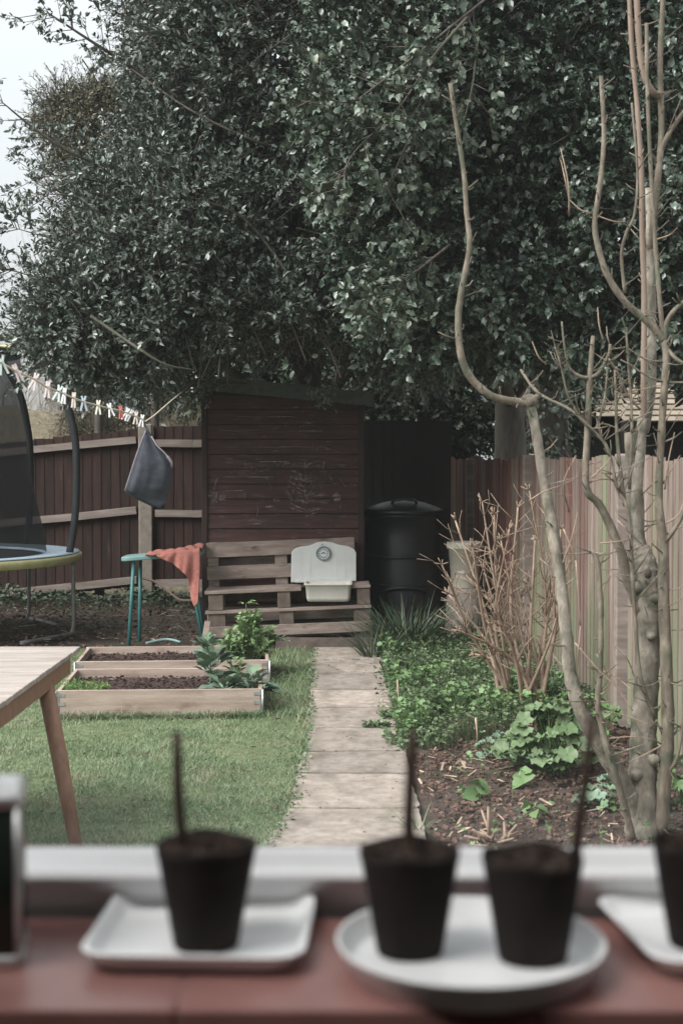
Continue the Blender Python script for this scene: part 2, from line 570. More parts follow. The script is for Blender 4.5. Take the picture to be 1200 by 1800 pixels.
M['tin'] = pm('dark_tin', [(.3, (.008, .012, .01)), (.7, (.02, .028, .023))], 12, rough=.35, bump=0)
M['tin_metal'] = pm('tin_metal', [(.3, (.5, .5, .49)), (.7, (.62, .62, .61))], 20, rough=.35, bump=0, metal=.7)
M['skirt'] = pm('yellow_skirt', [(.3, (.36, .335, .17)), (.7, (.48, .45, .25))], 9, rough=.6, bump=.2, bscale=25)
M['pad'] = pm('blue_pad', [(.3, (.26, .35, .42)), (.7, (.36, .45, .51))], 7, rough=.55, bump=.15, bscale=25)
M['matt'] = pm('jump_mat', [(.3, (.016, .017, .018)), (.7, (.03, .032, .034))], 20, rough=.7, bump=.1)
M['foam'] = pm('foam_sleeve', [(.3, (.022, .024, .027)), (.7, (.04, .043, .047))], 10, rough=.7, bump=.25, bscale=50)
M['greysteel'] = pm('grey_steel', [(.3, (.18, .18, .175)), (.7, (.3, .3, .29))], 18, rough=.5, bump=.1, metal=.5, stain=((.14, .08, .05), 12, .62, .75, (1, 1, 1)))
M['cord'] = pm('line_cord', [(.3, (.5, .42, .33)), (.7, (.62, .54, .44))], 60, rough=.8, bump=0)
M['bagcloth'] = pm('bag_cloth', [(.3, (.034, .037, .046)), (.7, (.062, .067, .08))], 30, rough=.95, bump=.6, bscale=260, spec=.1, bdist=.003)
M['bagtrim'] = pm('bag_trim', [(.3, (.2, .17, .19)), (.7, (.3, .26, .28))], 30, rough=.95, bump=.3, bscale=260, spec=.1)
M['hose'] = pm('hose', [(.3, (.09, .06, .045)), (.7, (.15, .1, .08))], 20, rough=.6, bump=.1)
M['barktan'] = pm('tan_bark', [(.3, (.075, .06, .043)), (.5, (.15, .124, .094)), (.7, (.25, .215, .17))], 13, (2.2, 2.2, .8), rough=.82, bump=.7, bscale=45, bdist=.006,
                  stain=((.085, .09, .06), 9, .5, .66, (1.2, 1.2, .8)))
M['barkpale'] = pm('pale_bark', [(.3, (.085, .073, .056)), (.5, (.185, .163, .13)), (.7, (.32, .288, .238))], 12, (1.6, 1.6, .8), rough=.82, bump=.8, bscale=34, bdist=.009,
                   stain=((.07, .075, .05), 11, .5, .66, (1.3, 1.3, .8)))
M['barkred'] = pm('red_bark', [(.25, (.13, .095, .07)), (.5, (.2, .148, .115)), (.78, (.27, .208, .168))], 4, (3, 3, 1), rough=.75, bump=.2, bscale=30)
M['barkdark'] = pm('dark_bark', [(.25, (.035, .03, .025)), (.75, (.1, .085, .07))], 5, (4, 4, 1), rough=.9, bump=.6, bscale=20, bdist=.02)
M['barkgrey'] = pm('grey_bark', [(.25, (.05, .042, .035)), (.5, (.085, .072, .06)), (.78, (.14, .12, .10))], 5, (3, 3, 1), rough=.9, bump=.5, bscale=18, bdist=.012,
                   stain=((.06, .07, .045), 2, .5, .7, (1, 1, .5)))
M['deadwood'] = pm('dead_twig', [(.25, (.135, .09, .064)), (.5, (.24, .172, .128)), (.78, (.37, .285, .222))], 9, (2, 2, 1), rough=.8, bump=.2, bscale=40)
M['drytwig'] = pm('dry_twig', [(.3, (.26, .21, .15)), (.7, (.42, .355, .27))], 4, rough=.9, bump=0)
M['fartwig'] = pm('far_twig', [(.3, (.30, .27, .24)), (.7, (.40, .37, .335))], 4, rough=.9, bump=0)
M['holly'] = leafmat('holly_leaf', [(.05, .071, .055), (.09, .118, .094), (.135, .166, .138), (.064, .09, .07), (.2, .228, .2)], .36, .65)
M['holly2'] = leafmat('broad_holly_leaf', [(.028, .046, .032), (.05, .077, .053), (.078, .108, .077), (.037, .06, .042), (.135, .167, .122)], .34, .65)
M['variegated'] = leafmat('variegated_leaf', [(.05, .075, .048), (.038, .06, .038), (.09, .115, .08), (.045, .07, .044), (.16, .175, .13)], .4, .5)
M['conifer'] = leafmat('conifer_spray', [(.095, .105, .07), (.14, .14, .095), (.18, .165, .115), (.105, .115, .078)], .7, .2)
M['conifer_dark'] = leafmat('dark_conifer', [(.03, .036, .02), (.05, .055, .03), (.07, .06, .035)], .7, .2)
M['ivy'] = leafmat('ivy_leaf', [(.022, .034, .02), (.035, .052, .03), (.05, .068, .042), (.027, .042, .026)], .4, .4)
M['cover'] = leafmat('cover_leaf', [(.06, .1, .045), (.085, .135, .06), (.115, .17, .08), (.07, .115, .055), (.16, .21, .115), (.2, .22, .14)], .5, .35, .15)
M['bigleaf'] = leafmat('broad_leaf', [(.10, .155, .07), (.135, .195, .10), (.17, .235, .13), (.12, .175, .085)], .5, .35, .15)
M['glaucous'] = leafmat('glaucous_leaf', [(.1, .16, .11), (.14, .2, .145), (.18, .25, .18), (.12, .19, .10)], .5, .35, .1)
M['herb'] = leafmat('herb_leaf', [(.09, .16, .06), (.13, .21, .085), (.17, .26, .12), (.1, .18, .07)], .5, .3, .15)
M['paleherb'] = leafmat('pale_herb_leaf', [(.13, .2, .085), (.18, .27, .12), (.23, .32, .16), (.15, .23, .10)], .55, .3, .15)
M['feather'] = leafmat('feather_leaf', [(.11, .19, .055), (.15, .24, .08), (.19, .28, .1)], .6, .3, .15)
def grass_mat():
    t = NT('grass_blade')
    g = t.n('ShaderNodeNewGeometry')
    cols = [(.115, .18, .085), (.165, .235, .12), (.22, .295, .165), (.145, .21, .108), (.36, .38, .27), (.18, .25, .135), (.14, .2, .1), (.28, .33, .22)]
    fresh = t.ramp(g.outputs['Random Per Island'], [(i / 7, c) for i, c in enumerate(cols)])
    dry = t.ramp(g.outputs['Random Per Island'], [(0, (.19, .2, .12)), (.35, (.3, .28, .18)), (.7, (.38, .35, .25)), (1, (.16, .2, .1))])
    f = t.ramp(t.noise(t.coord((1, 1, 1), 'World'), 3.4, 5, .62), [(.47, (0, 0, 0)), (.66, (.8, .8, .8))])
    dark = t.ramp(t.noise(t.coord((1, 1, 1), 'World'), 2.1, 3), [(.5, (0, 0, 0)), (.68, (.7, .7, .7))])
    c = t.mix(f, fresh, dry)
    c = t.mix(dark, c, (.10, .175, .075))
    m = t.done(c, .55, .25)
    tr = t.n('ShaderNodeBsdfTranslucent'); t.l(c, tr.inputs['Color'])
    mx = t.n('ShaderNodeMixShader'); mx.inputs[0].default_value = .2
    t.l(t.b.outputs[0], mx.inputs[1]); t.l(tr.outputs[0], mx.inputs[2]); t.l(mx.outputs[0], t.out.inputs['Surface'])
    return m


M['grass'] = grass_mat()
M['strap'] = leafmat('strap_leaf', [(.035, .062, .036), (.055, .088, .052), (.08, .115, .072), (.045, .075, .045), (.15, .15, .095)], .42, .4, .1)
M['weed'] = leafmat('weed_leaf', [(.03, .042, .026), (.045, .06, .036), (.062, .08, .05)], .5, .3)
M['roof_tile'] = pm('old_roof_tile', [(.25, (.17, .135, .1)), (.75, (.31, .26, .2))], 5, (1, 1, 1), rough=.9, bump=.3, isl=.22)


def right_fence_mat():
    t = NT('stained_fence_boards')
    v = t.coord((6, 6, .5), 'World')
    base = t.ramp(t.noise(v, 3.0, 7, .65), [(.25, (.145, .108, .09)), (.5, (.25, .197, .168)), (.78, (.365, .302, .262))])
    fine = t.noise(t.coord((22, 22, .6), 'World'), 3.0, 4)
    base = t.mix(t.ramp(fine, [(.4, (0, 0, 0)), (.6, (.75, .75, .75))]), base, (.135, .10, .085))
    # red preservative left in streaks, strongest towards the far end
    pos = t.n('ShaderNodeNewGeometry').outputs['Position']
    sp = t.n('ShaderNodeSeparateXYZ'); t.l(pos, sp.inputs[0])
    far = t.n('ShaderNodeMapRange'); t.l(sp.outputs['Y'], far.inputs['Value'])
    far.inputs['From Min'].default_value, far.inputs['From Max'].default_value = 9.6, 13.2
    far.inputs['To Min'].default_value, far.inputs['To Max'].default_value = .0, .11
    red_n = t.noise(t.coord((4.5, 4.5, .22), 'World'), 1.5, 7, .72)
    ad = t.n('ShaderNodeMath', operation='ADD'); t.l(red_n, ad.inputs[0]); t.l(far.outputs[0], ad.inputs[1])
    redm = t.ramp(ad.outputs[0], [(.49, (0, 0, 0)), (.66, (.88, .88, .88))])
    c = t.mix(redm, base, (.15, .05, .04))
    # green algae, lower and in patches
    gn = t.noise(t.coord((3.2, 3.2, .4), 'World'), 1.0, 6, .66)
    lowz = t.n('ShaderNodeMapRange'); t.l(sp.outputs['Z'], lowz.inputs['Value'])
    lowz.inputs['From Min'].default_value, lowz.inputs['From Max'].default_value = 0, 1.7
    lowz.inputs['To Min'].default_value, lowz.inputs['To Max'].default_value = .12, -.05
    ag = t.n('ShaderNodeMath', operation='ADD'); t.l(gn, ag.inputs[0]); t.l(lowz.outputs[0], ag.inputs[1])
    gm = t.ramp(ag.outputs[0], [(.5, (0, 0, 0)), (.66, (.9, .9, .9))])
    c = t.mix(gm, c, (.165, .18, .11))
    c = t.value(c, t.island(.82, 1.18))
    t.bump(t.noise(v, 10, 5, .7), .4, .006)
    return t.done(c, .85, .3)


M['fence_right'] = right_fence_mat()


def net_mat():
    t = NT('trampoline_net')
    m = t.done((.018, .019, .021), .9, .2)
    tr = t.n('ShaderNodeBsdfTransparent')
    mx = t.n('ShaderNodeMixShader'); mx.inputs[0].default_value = .66
    t.l(tr.outputs[0], mx.inputs[1]); t.l(t.b.outputs[0], mx.inputs[2]); t.l(mx.outputs[0], t.out.inputs['Surface'])
    return m


M['net'] = net_mat()


def glass_mat():
    t = NT('window_glass')
    tr = t.n('ShaderNodeBsdfTransparent'); tr.inputs['Color'].default_value = (.97, .98, .98, 1)
    gl = t.n('ShaderNodeBsdfGlossy'); gl.inputs['Roughness'].default_value = .02
    fr = t.n('ShaderNodeFresnel'); fr.inputs['IOR'].default_value = 1.16
    mx = t.n('ShaderNodeMixShader'); t.l(fr.outputs[0], mx.inputs[0]); t.l(tr.outputs[0], mx.inputs[1]); t.l(gl.outputs[0], mx.inputs[2])
    # haze mixed in as a dust film to lift blacks; condensation thickens the bottom
    df = t.n('ShaderNodeBsdfTranslucent'); df.inputs['Color'].default_value = (.8, .82, .82, 1)
    pos = t.n('ShaderNodeNewGeometry').outputs['Position']
    sp = t.n('ShaderNodeSeparateXYZ'); t.l(pos, sp.inputs[0])
    mr = t.n('ShaderNodeMapRange'); t.l(sp.outputs['Z'], mr.inputs['Value'])
    mr.inputs['From Min'].default_value, mr.inputs['From Max'].default_value = 1.29, 1.39
    mr.inputs['To Min'].default_value, mr.inputs['To Max'].default_value = 1, 0
    nz = t.noise(t.coord((1, 1, 1), 'World'), 5.0, 4)
    mm = t.n('ShaderNodeMath', operation='MULTIPLY'); t.l(mr.outputs[0], mm.inputs[0]); t.l(nz, mm.inputs[1])
    m2 = t.n('ShaderNodeMath', operation='MULTIPLY_ADD'); t.l(mm.outputs[0], m2.inputs[0])
    m2.inputs[1].default_value, m2.inputs[2].default_value = .05, HAZE_FILM
    m3 = t.n('ShaderNodeMixShader'); t.l(m2.outputs[0], m3.inputs[0]); t.l(mx.outputs[0], m3.inputs[1]); t.l(df.outputs[0], m3.inputs[2])
    t.l(m3.outputs[0], t.out.inputs['Surface'])
    return t.m


M['glass'] = glass_mat()


def chalk_mat():
    t = NT('chalk')
    m = t.done((.52, .44, .43), .95, .1)
    tr = t.n('ShaderNodeBsdfTransparent')
    f = t.ramp(t.noise(t.coord((1, 1, 1)), 45, 4, .7), [(.42, (.0, .0, .0)), (.68, (.5, .5, .5))])
    mx = t.n('ShaderNodeMixShader'); t.l(f, mx.inputs[0]); t.l(tr.outputs[0], mx.inputs[1]); t.l(t.b.outputs[0], mx.inputs[2])
    t.l(mx.outputs[0], t.out.inputs['Surface'])
    return m


M['chalk'] = chalk_mat()

# ------------------------------------------------------------------ ground
FX = lambda Y: 1.24 + (16.2 - Y) * .0598            # x of the right-hand fence


def sheet(name, x0, x1, y0, y1, z, amp, res, mat, inside=None, fscale=2.0, kind='structure', label=None):
    nx, ny = max(2, int((x1 - x0) / res)), max(2, int((y1 - y0) / res))
    xs, ys = np.linspace(x0, x1, nx), np.linspace(y0, y1, ny)
    V = np.zeros((ny, nx, 3))
    for j, y in enumerate(ys):
        for i, x in enumerate(xs):
            h = mnoise.noise(Vector((x * fscale, y * fscale, 3.1))) * .6 + mnoise.noise(Vector((x * fscale * 4, y * fscale * 4, 7.7))) * .4
            V[j, i] = (x, y, z + amp * h)
    idx = np.arange(nx * ny).reshape(ny, nx)
    q = np.stack([idx[:-1, :-1], idx[:-1, 1:], idx[1:, 1:], idx[1:, :-1]], -1).reshape(-1, 4)
    if inside is not None:
        cen = V.reshape(-1, 3)[q].mean(1)
        q = q[np.array([inside(c[0], c[1]) for c in cen])]
    o = npmesh(name, V, [q], mat)
    return tag(o, label, None, None, kind)


g = MB().add([(-90, 1.13, -.06), (90, 1.13, -.06), (90, 160, -.06), (-90, 160, -.06)], [(0, 1, 2, 3)]).build('ground', M['field'])
tag(g, kind='structure')


def path_left(y):  return float(np.interp(y, [4.5, 5.88, 6.4, 8.3, 11.9], [-.46, -.295, -.228, -.195, -.245]))
def path_right(y): return float(np.interp(y, [4.5, 6.8, 11.9], [.385, .352, .300]))


lawn_edge = lambda y: path_left(y)
sheet('lawn', -6, -.1, 1.14, 12.1, -.006, .014, .09, M['turf'])
sheet('soil', -6.5, 2.6, 11.5, 17.5, -.022, .035, .1, M['soil'])
sheet('flower_bed', .30, 2.6, 1.14, 13.2, .0, .05, .05, M['soil'], fscale=3.5)
bk_ = sheet('bank', -14, 14, 16.9, 34, .0, .3, .4, M['drygrass'], fscale=.6)
for v_ in bk_.data.vertices:                                    # the ground climbs behind the back fence
    v_.co.z += min(2.45, max(0, v_.co.y - 17.6) * .36) * (1 if v_.co.x < -1 else max(.15, 1 - (v_.co.x + 1) * .3))

# path of concrete slabs
pb = MB()
joints = [1.7, 2.36, 3.02, 3.7, 4.38, 5.05, 5.7, 6.38, 7.10, 7.66, 8.34, 9.02, 9.72, 10.5, 11.2, 11.95]
for a, b in zip(joints[:-1], joints[1:]):
    ym = (a + b) / 2
    l, r = path_left(ym) + U(-.012, .012), path_right(ym) + U(-.012, .015)
    Mr = Matrix.Rotation(U(-.008, .008), 3, 'X') @ Matrix.Rotation(U(-.006, .006), 3, 'Y')
    n = 9
    out = []
    hw, hl = (r - l) / 2, (b - a) / 2 - .021
    sk_ = U(-.012, .012)
    for sx, sy, ex, ey in ((-1, -1, 1, -1), (1, -1, 1, 1), (1, 1, -1, 1), (-1, 1, -1, -1)):
        for k in range(n):
            t = k / n
            fx_, fy_ = sx + (ex - sx) * t, sy + (ey - sy) * t
            yy = fy_ * hl + fx_ * sk_
            xx = (path_left(ym + yy) if fx_ < 0 else path_right(ym + yy)) - (path_left(ym) if fx_ < 0 else path_right(ym))
            out.append((fx_ * hw + xx * abs(fx_) + U(-.006, .006), yy + U(-.006, .005)))
    c = Vector(((l + r) / 2, ym, .013 + U(-.002, .005)))
    s = len(out)
    top = [c + Mr @ Vector((x, y, .014)) for x, y in out]
    mid = [c + Mr @ Vector((x * 1.008, y * 1.008, .006)) for x, y in out]
    bot = [c + Mr @ Vector((x * 1.008, y * 1.008, -.05)) for x, y in out]
    fs = [tuple(range(s))]
    for k in range(s):
        j = (k + 1) % s
        fs += [(k, k + s, j + s, j), (k + s, k + 2 * s, j + 2 * s, j + s)]
    pb.add(top + mid + bot, fs)
tag(pb.build('path', M['slab']), kind='structure')
# dirt the slabs are bedded in
ys_ = np.linspace(1.65, 11.95, 30)
pv = [(path_left(y) + .02, y, .0215) for y in ys_] + [(path_right(y) - .02, y, .0215) for y in ys_]
tag(MB().add(pv, [(k, k + 30, k + 31, k + 1) for k in range(29)]).build('path_bed', M['joint']), kind='structure')

# ------------------------------------------------------------------ the room the photo is taken from
def boxset(name, boxes, mat, bevel=0):
    mb = MB()
    for (x0, x1, y0, y1, z0, z1) in boxes:
        mb.box(((x0 + x1) / 2, (y0 + y1) / 2, (z0 + z1) / 2), (x1 - x0, y1 - y0, z1 - z0))
    return tag(mb.build(name, mat, bevel=bevel), kind='structure')


WX = .78
boxset('wall', [(-2.4, -WX, .86, 1.13, -.1, 2.6), (WX, 2.4, .86, 1.13, -.1, 2.6), (-WX, WX, .86, 1.13, -.1, 1.245), (-WX, WX, .86, 1.13, 2.32, 2.6)], M['plaster'])
boxset('wall', [(-2.5, -2.4, -3, 1.13, -.1, 2.6), (2.4, 2.5, -3, 1.13, -.1, 2.6), (-2.5, 2.5, -3.1, -3, -.1, 2.6)], M['plaster'])
# unseen ceiling opening, added and placed to brighten the sill and plates
boxset('ceiling', [(-2.5, -1.5, -3.1, 1.13, 2.6, 2.7), (1.5, 2.5, -3.1, 1.13, 2.6, 2.7), (-1.5, 1.5, -3.1, ROOF0, 2.6, 2.7), (-1.5, 1.5, .86, 1.13, 2.6, 2.7)], M['plaster'])
boxset('floor', [(-2.4, 2.4, -3.0, .86, 0, .02)], M['floor'])

win = empty('window', (0, 1.07, 1.27), 'white plastic window frame in front of the garden, above the red sill', 'window')
fr = MB()
ZF = 1.3045


def hbar(x0, x1, prof):
    n = len(prof)
    fr.add([(x0, y, z) for y, z in prof] + [(x1, y, z) for y, z in prof],
           [tuple(range(n)), tuple(reversed(range(n, 2 * n)))] + [(k, (k + 1) % n, (k + 1) % n + n, k + n) for k in range(n)])


hbar(-WX, WX, [(1.040, 1.246), (1.034, 1.272), (1.014, ZF - .006), (1.018, ZF - .001), (1.024, ZF), (1.060, ZF + .0005), (1.066, ZF + .002), (1.073, ZF + .002), (1.078, ZF - .001), (1.12, ZF - .02), (1.12, 1.246)])
hbar(-WX, WX, [(1.014, 2.318), (1.12, 2.318), (1.12, 2.25), (1.014, 2.25)])
for s in (-1, 1):
    fr.box((s * (WX - .03), 1.067, 1.78), (.06, .1, .93))
fr.build('frame', M['pvc'], win, bevel=.002)
MB().box((0, 1.085, 1.78), (1.44, .004, .965)).build('glass_pane', M['glass'], win)

sill = empty('windowsill', (0, .93, 1.27), 'red-brown tiled windowsill carrying the plates and peat pots', 'windowsill')
tb = MB()
xs = [-.70, -.486, -.272, -.1, .118, .33, .545, .75]
for a, b in zip([-WX] + xs, xs + [WX]):
    tb.box(((a + b) / 2, .928, 1.2615), (b - a - .001, .172, .017))
tb.build('tiles', M['tile'], sill, bevel=.0016)
MB().box((0, .932, 1.257), (2 * WX - .004, .15, .0235)).build('mortar_bed', M['mortar'], sill)

# --- plates
def rounded(hw, hl, r, k=7):
    out = []
    for cx, cy, a0 in ((hw - r, -hl + r, -90), (hw - r, hl - r, 0), (-hw + r, hl - r, 90), (-hw + r, -hl + r, 180)):
        for i in range(k):
            a = math.radians(a0 + 90 * i / (k - 1))
            out.append((cx + r * math.cos(a), cy + r * math.sin(a)))
    return out


def loft(mb, rings, smooth=True):
    n = len(rings[0])
    vs = [p for r in rings for p in r]
    fs = [tuple(reversed(range(n)))]
    for j in range(len(rings) - 1):
        for k in range(n):
            a, b = j * n + k, j * n + (k + 1) % n
            fs.append((a, b, b + n, a + n))
    fs.append(tuple((len(rings) - 1) * n + k for k in range(n)))
    return mb.add(vs, fs, smooth)


def square_tray(loc, rz, label, h=.0145, w=.0735, l=.071):
    o = MB()
    rings = []
    for inset, z in ((.012, 0), (.010, .001), (.004, h - .004), (0, h - .001), (.0008, h), (.0035, h), (.0045, h - .001), (.0085, .005), (.012, .0035), (.03, .003)):
        rings.append([(x, y, z) for x, y in rounded(w - inset, l - inset, max(.004, .021 - inset * .4), 10)])
    loft(o, rings)
    ob = o.build('square_plate', M['ceramic'], None, local=True)
    ob.location = loc; ob.rotation_euler = (0, 0, rz)
    return tag(ob, label, 'plate')


SZ = 1.2703
square_tray((-.094, .965, SZ), math.radians(-2.5), 'white square plate under a single peat pot, left of the round plate')
square_tray((.263, .962, SZ), math.radians(7), 'white square plate cut off at the right edge, right of the round plate')
rp = MB().lathe([(.0, 0), (.072, 0), (.078, .001), (.0865, .018), (.0872, .0195), (.0866, .0205), (.0852, .0203), (.0845, .019), (.079, .0065), (.075, .005), (0, .0045)], 64)
rp = rp.build('round_plate', M['ceramic'], None, local=True)
rp.location = (.0835, .9125, SZ); tag(rp, 'white round plate holding two peat pots on the windowsill', 'plate')


def peat_pot(base, top_c, rt, rb, h, stick, label, seed):
    """base: centre of the foot; stick: (offset x, lean x, length, radius)"""
    rr = random.Random(seed)
    root = empty('plant_pot', base, label, 'plant pot', 'peat pots on the windowsill')
    p = MB()
    n = 40
    prof = [(rb * .96, 0), (rb, .002), (rb + (rt - rb) * .5, h * .5), (rt - .001, h - .008), (rt, h - .003), (rt - .0005, h), (rt - .0022, h - .0002), (rt - .0035, h - .010), (rt - .006, h - .02)]
    rings = []
    for r, z in prof:
        ring = []
        for k in range(n):
            a = 2 * math.pi * k / n
            top = max(0, (z / h - .8) / .2)
            q = r * (1 + .014 * math.sin(3 * a + seed) + .03 * top * math.sin(5 * a + seed * 2) + .012 * top * math.sin(11 * a + seed))
            ring.append((q * math.cos(a), q * math.sin(a), z + top * .0015 * math.sin(4 * a + seed)))
        rings.append(ring)
    loft(p, rings)
    p.build('pot', M['peat'], root, local=True)
    s = MB()
    for k in range(130):
        a, q = rr.uniform(0, 6.283), (rt - .006) * math.sqrt(rr.random())
        sz = rr.uniform(.0016, .0042)
        s.box((q * math.cos(a), q * math.sin(a), h - .005 + rr.uniform(-.002, .008) * (1.2 - q / rt)), (sz, sz, sz),
              Matrix.Rotation(rr.uniform(0, 3), 3, 'X') @ Matrix.Rotation(rr.uniform(0, 3), 3, 'Z'), jit=sz * .25)
    s.lathe([(0, h - .02), (rt - .006, h - .02), (rt - .005, h - .008), (rt * .5, h - .005), (0, h - .0045)], 24)
    s.build('compost', M['compost'], root, local=True)
    ox, lean, ln, r = stick
    z0 = h - .012
    pts = [(ox + lean * t + .0006 * math.sin(7 * t + seed), .004 * t, z0 + ln * t) for t in (0, .2, .4, .6, .8, 1)]
    st = MB().tube(pts, [r, r * .97, r, r * .95, r * .92, r * .8], 10, bump=.06)
    st.build('stick', M['stick'], root, local=True)
    return root


PZ = SZ + .0036
peat_pot((-.0915, .948, PZ), None, .0336, .0222, .0695, (-.0155, -.0045, .086, .0036), 'dark peat pot with a thin upright stick, alone on the square plate', 1)
peat_pot((.0448, .930, PZ + .0015), None, .0330, .0222, .0690, (-.0005, .0022, .089, .0040), 'dark peat pot with an upright stick, left one on the round plate', 2)
peat_pot((.1245, .918, PZ + .0015), None, .0330, .0226, .0675, (.0272, .0115, .102, .0038), 'dark peat pot with a leaning stick, right one on the round plate', 3)
peat_pot((.2435, .950, PZ), None, .0336, .0222, .0695, (.004, .004, .08, .003), 'dark peat pot cut off by the right edge of the photo', 4)

tin = empty('tin', (-.2585, .9375, SZ), 'dark oblong tin with pale metal lid and edges at the left end of the sill', 'tin')
def tin_rings(mb, prof, rz=math.radians(9)):
    c_, s_ = math.cos(rz), math.sin(rz)
    loft(mb, [[(x * c_ - y * s_, x * s_ + y * c_, z) for x, y in rounded(.046 + o, .032 + o, .008)] for o, z in prof])
    return mb


tin_rings(MB(), [(-.001, .005), (0, .006), (0, .104), (-.001, .105)]).build('body', M['tin'], tin, local=True)
tin_rings(MB(), [(-.001, 0), (.0012, .001), (.0014, .0075), (-.001, .0085)]).build('rim', M['tin_metal'], tin, local=True)
tin_rings(MB(), [(-.001, .1045), (.0012, .1052), (.0016, .1115), (.0, .1135), (-.006, .1138), (-.008, .112)]).build('lid', M['tin_metal'], tin, local=True)
for x_, y_ in ((.0455, -.0315),):
    c_, s_ = math.cos(math.radians(9)), math.sin(math.radians(9))
    q_ = Vector((x_ * .965 * c_ - y_ * .965 * s_, x_ * .965 * s_ + y_ * .965 * c_, 0))
    MB().tube([q_ + Vector((0, 0, .008)), q_ + Vector((0, 0, .104))], .0022, 8).build('seam', M['tin_metal'], tin, local=True)

# ------------------------------------------------------------------ fences
def fence_panel(root, A, B, z0, z1, bw, mat, label, rails=None, rail_mat='rail', tiltz=0.0, top=None, board_t=.018, side=1):
    """close-boarded panel from ground point A to B with its rails; part of the fence root"""
    A, B = Vector((A[0], A[1], 0)), Vector((B[0], B[1], 0))
    d = (B - A); L = d.length; d.normalize()
    s = Vector((d.y, -d.x, 0)) * side
    mb = MB()
    n = max(1, int(L / bw))
    for i in range(n):
        t = (i + .5) / n
        zz = tiltz * (t - 1)
        tp = z1 + zz + (top(t) if top else 0) + U(-.009, .009)
        ang = U(-.02, .02) - .065
        Mr = Matrix((d, Vector((-d.y, d.x, 0)), Vector((0, 0, 1)))).transposed() @ Matrix.Rotation(ang, 3, 'Z') @ Matrix.Rotation(U(-.007, .007), 3, 'Y')
        c = A + d * (t * L) + Vector((0, 0, (z0 + zz + tp) / 2))
        mb.box(c, (L / n * U(1.05, 1.16), board_t, tp - z0 - zz), Mr)
    pan = mb.build('panel', M[mat], root, label=label)
    for z in rails or ():
        r = MB()
        o = s * .045
        p0, p1 = A + d * .02 + o + Vector((0, 0, z - tiltz * .98)), B - d * .02 + o + Vector((0, 0, z))
        pts = [p0.lerp(p1, t) + Vector((0, 0, U(-.006, .006) if 0 < t < 1 else 0)) for t in (0, .25, .5, .75, 1)]
        for a_, b_ in zip(pts[:-1], pts[1:]):
            r.beam(a_, b_ + (b_ - a_) * .002, .045, .082, jit=.003)
        r.build('rail', M[rail_mat], pan)
    return pan


BY = 16.3
PX = at(257, 900, BY).x
bf = empty('garden_fence', (PX, BY, 0), 'dark red-brown close-boarded back fence with pale rails, behind trampoline and shed', 'fence')
fence_panel(bf, (PX - 3.1, BY), (PX - .09, BY), .16, 1.96, .105, 'fence_red', 'sagging red-brown panel with three pale rails', rails=(.235, 1.035, 1.84), tiltz=.30)
fence_panel(bf, (PX + .09, BY), (at(600, 900, BY).x - .4, BY), .16, 1.99, .105, 'fence_red', 'level red-brown panel between post and shed', rails=(.2, 1.0, 1.8))
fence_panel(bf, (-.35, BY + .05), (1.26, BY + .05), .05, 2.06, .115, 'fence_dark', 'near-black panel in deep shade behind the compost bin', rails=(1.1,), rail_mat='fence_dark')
MB().beam((PX, BY - .02, 0), (PX, BY - .02, 2.02), .155, .12, up=(0, 1, 0)).build('post', M['concrete'], bf, bevel=.012, label='pale concrete post')

sf = empty('garden_fence', (FX(9), 9, 0), 'weathered tan side fence with red stains and green algae, right of the path', 'fence')
wave = lambda t: .035 * (abs(2 * t - 1) ** 3) + .012 * math.sin(t * 17) - .01
for (a, b), nm in zip([(16.1, 14.55), (14.41, 11.49), (11.35, 8.55), (8.41, 5.5)],
                      ['shaded dark end panel', 'red-stained panel behind the bucket', 'pinkish tan panel', 'green-stained panel behind the bare tree']):
    fence_panel(sf, (FX(a), a), (FX(b), b), .04, 1.625, .1, 'fence_right', nm, rails=(.3, 1.35), side=-1, top=wave)
for y, zt in ((14.48, 1.62), (11.42, 1.65), (8.48, 1.64)):
    MB().beam((FX(y) - .02, y, 0), (FX(y) - .02, y, zt), .1, .09, up=(0, 1, 0), jit=.004).build('post', M['rail'], sf, bevel=.008)

# ------------------------------------------------------------------ shed
SX0, SX1, SY = -1.235, .188, 12.72
shed = empty('shed', (SX0, SY, 0), 'dark red-brown wooden garden shed with chalk scribbles on its boards', 'shed')
wl = MB()
zt = lambda x: 2.30 - (x - SX0) * .105
zb, k = .06, 0
while zb < 2.25:
    zn = zb + .133
    x0, x1 = SX0 + .03, SX1 - .03
    t0, t1 = min(zn, zt(x0)), min(zn, zt(x1))
    if t1 > zb + .01:
        y0, y1 = SY, SY + .02
        lip = .012
        vs = [(x0, y0 - lip + U(-.002, .002), zb + .007), (x1, y0 - lip + U(-.002, .002), zb + .007), (x1, y0 + .003, t1 - .001), (x0, y0 + .003, t0 - .001),
              (x0, y1, zb + .007), (x1, y1, zb + .007), (x1, y1, t1 - .001), (x0, y1, t0 - .001)]
        wl.add(vs, [(0, 1, 2, 3), (5, 4, 7, 6), (4, 5, 1, 0), (3, 2, 6, 7), (4, 0, 3, 7), (1, 5, 6, 2)])
    zb = zn
wl.build('front_wall', M['shed'], shed)
sw = MB()
sw.prism([(SX0 + .03, .05), (SX1 - .03, .05), (SX1 - .03, zt(SX1) - .02), (SX0 + .03, zt(SX0) - .02)], SY + .022, SY + 1.6)
sw.build('side_wall', M['shed_trim'], shed)
for x in (SX0 + .012, SX1 - .012):
    MB().box((x, SY + .012, zt(x) / 2), (.05, .07, zt(x) - .02)).build('corner_trim', M['shed_trim'], shed, bevel=.004)
rf = MB()
rx0, rx1 = SX0 - .02, .285
ztop = lambda x: zt(x) + .055
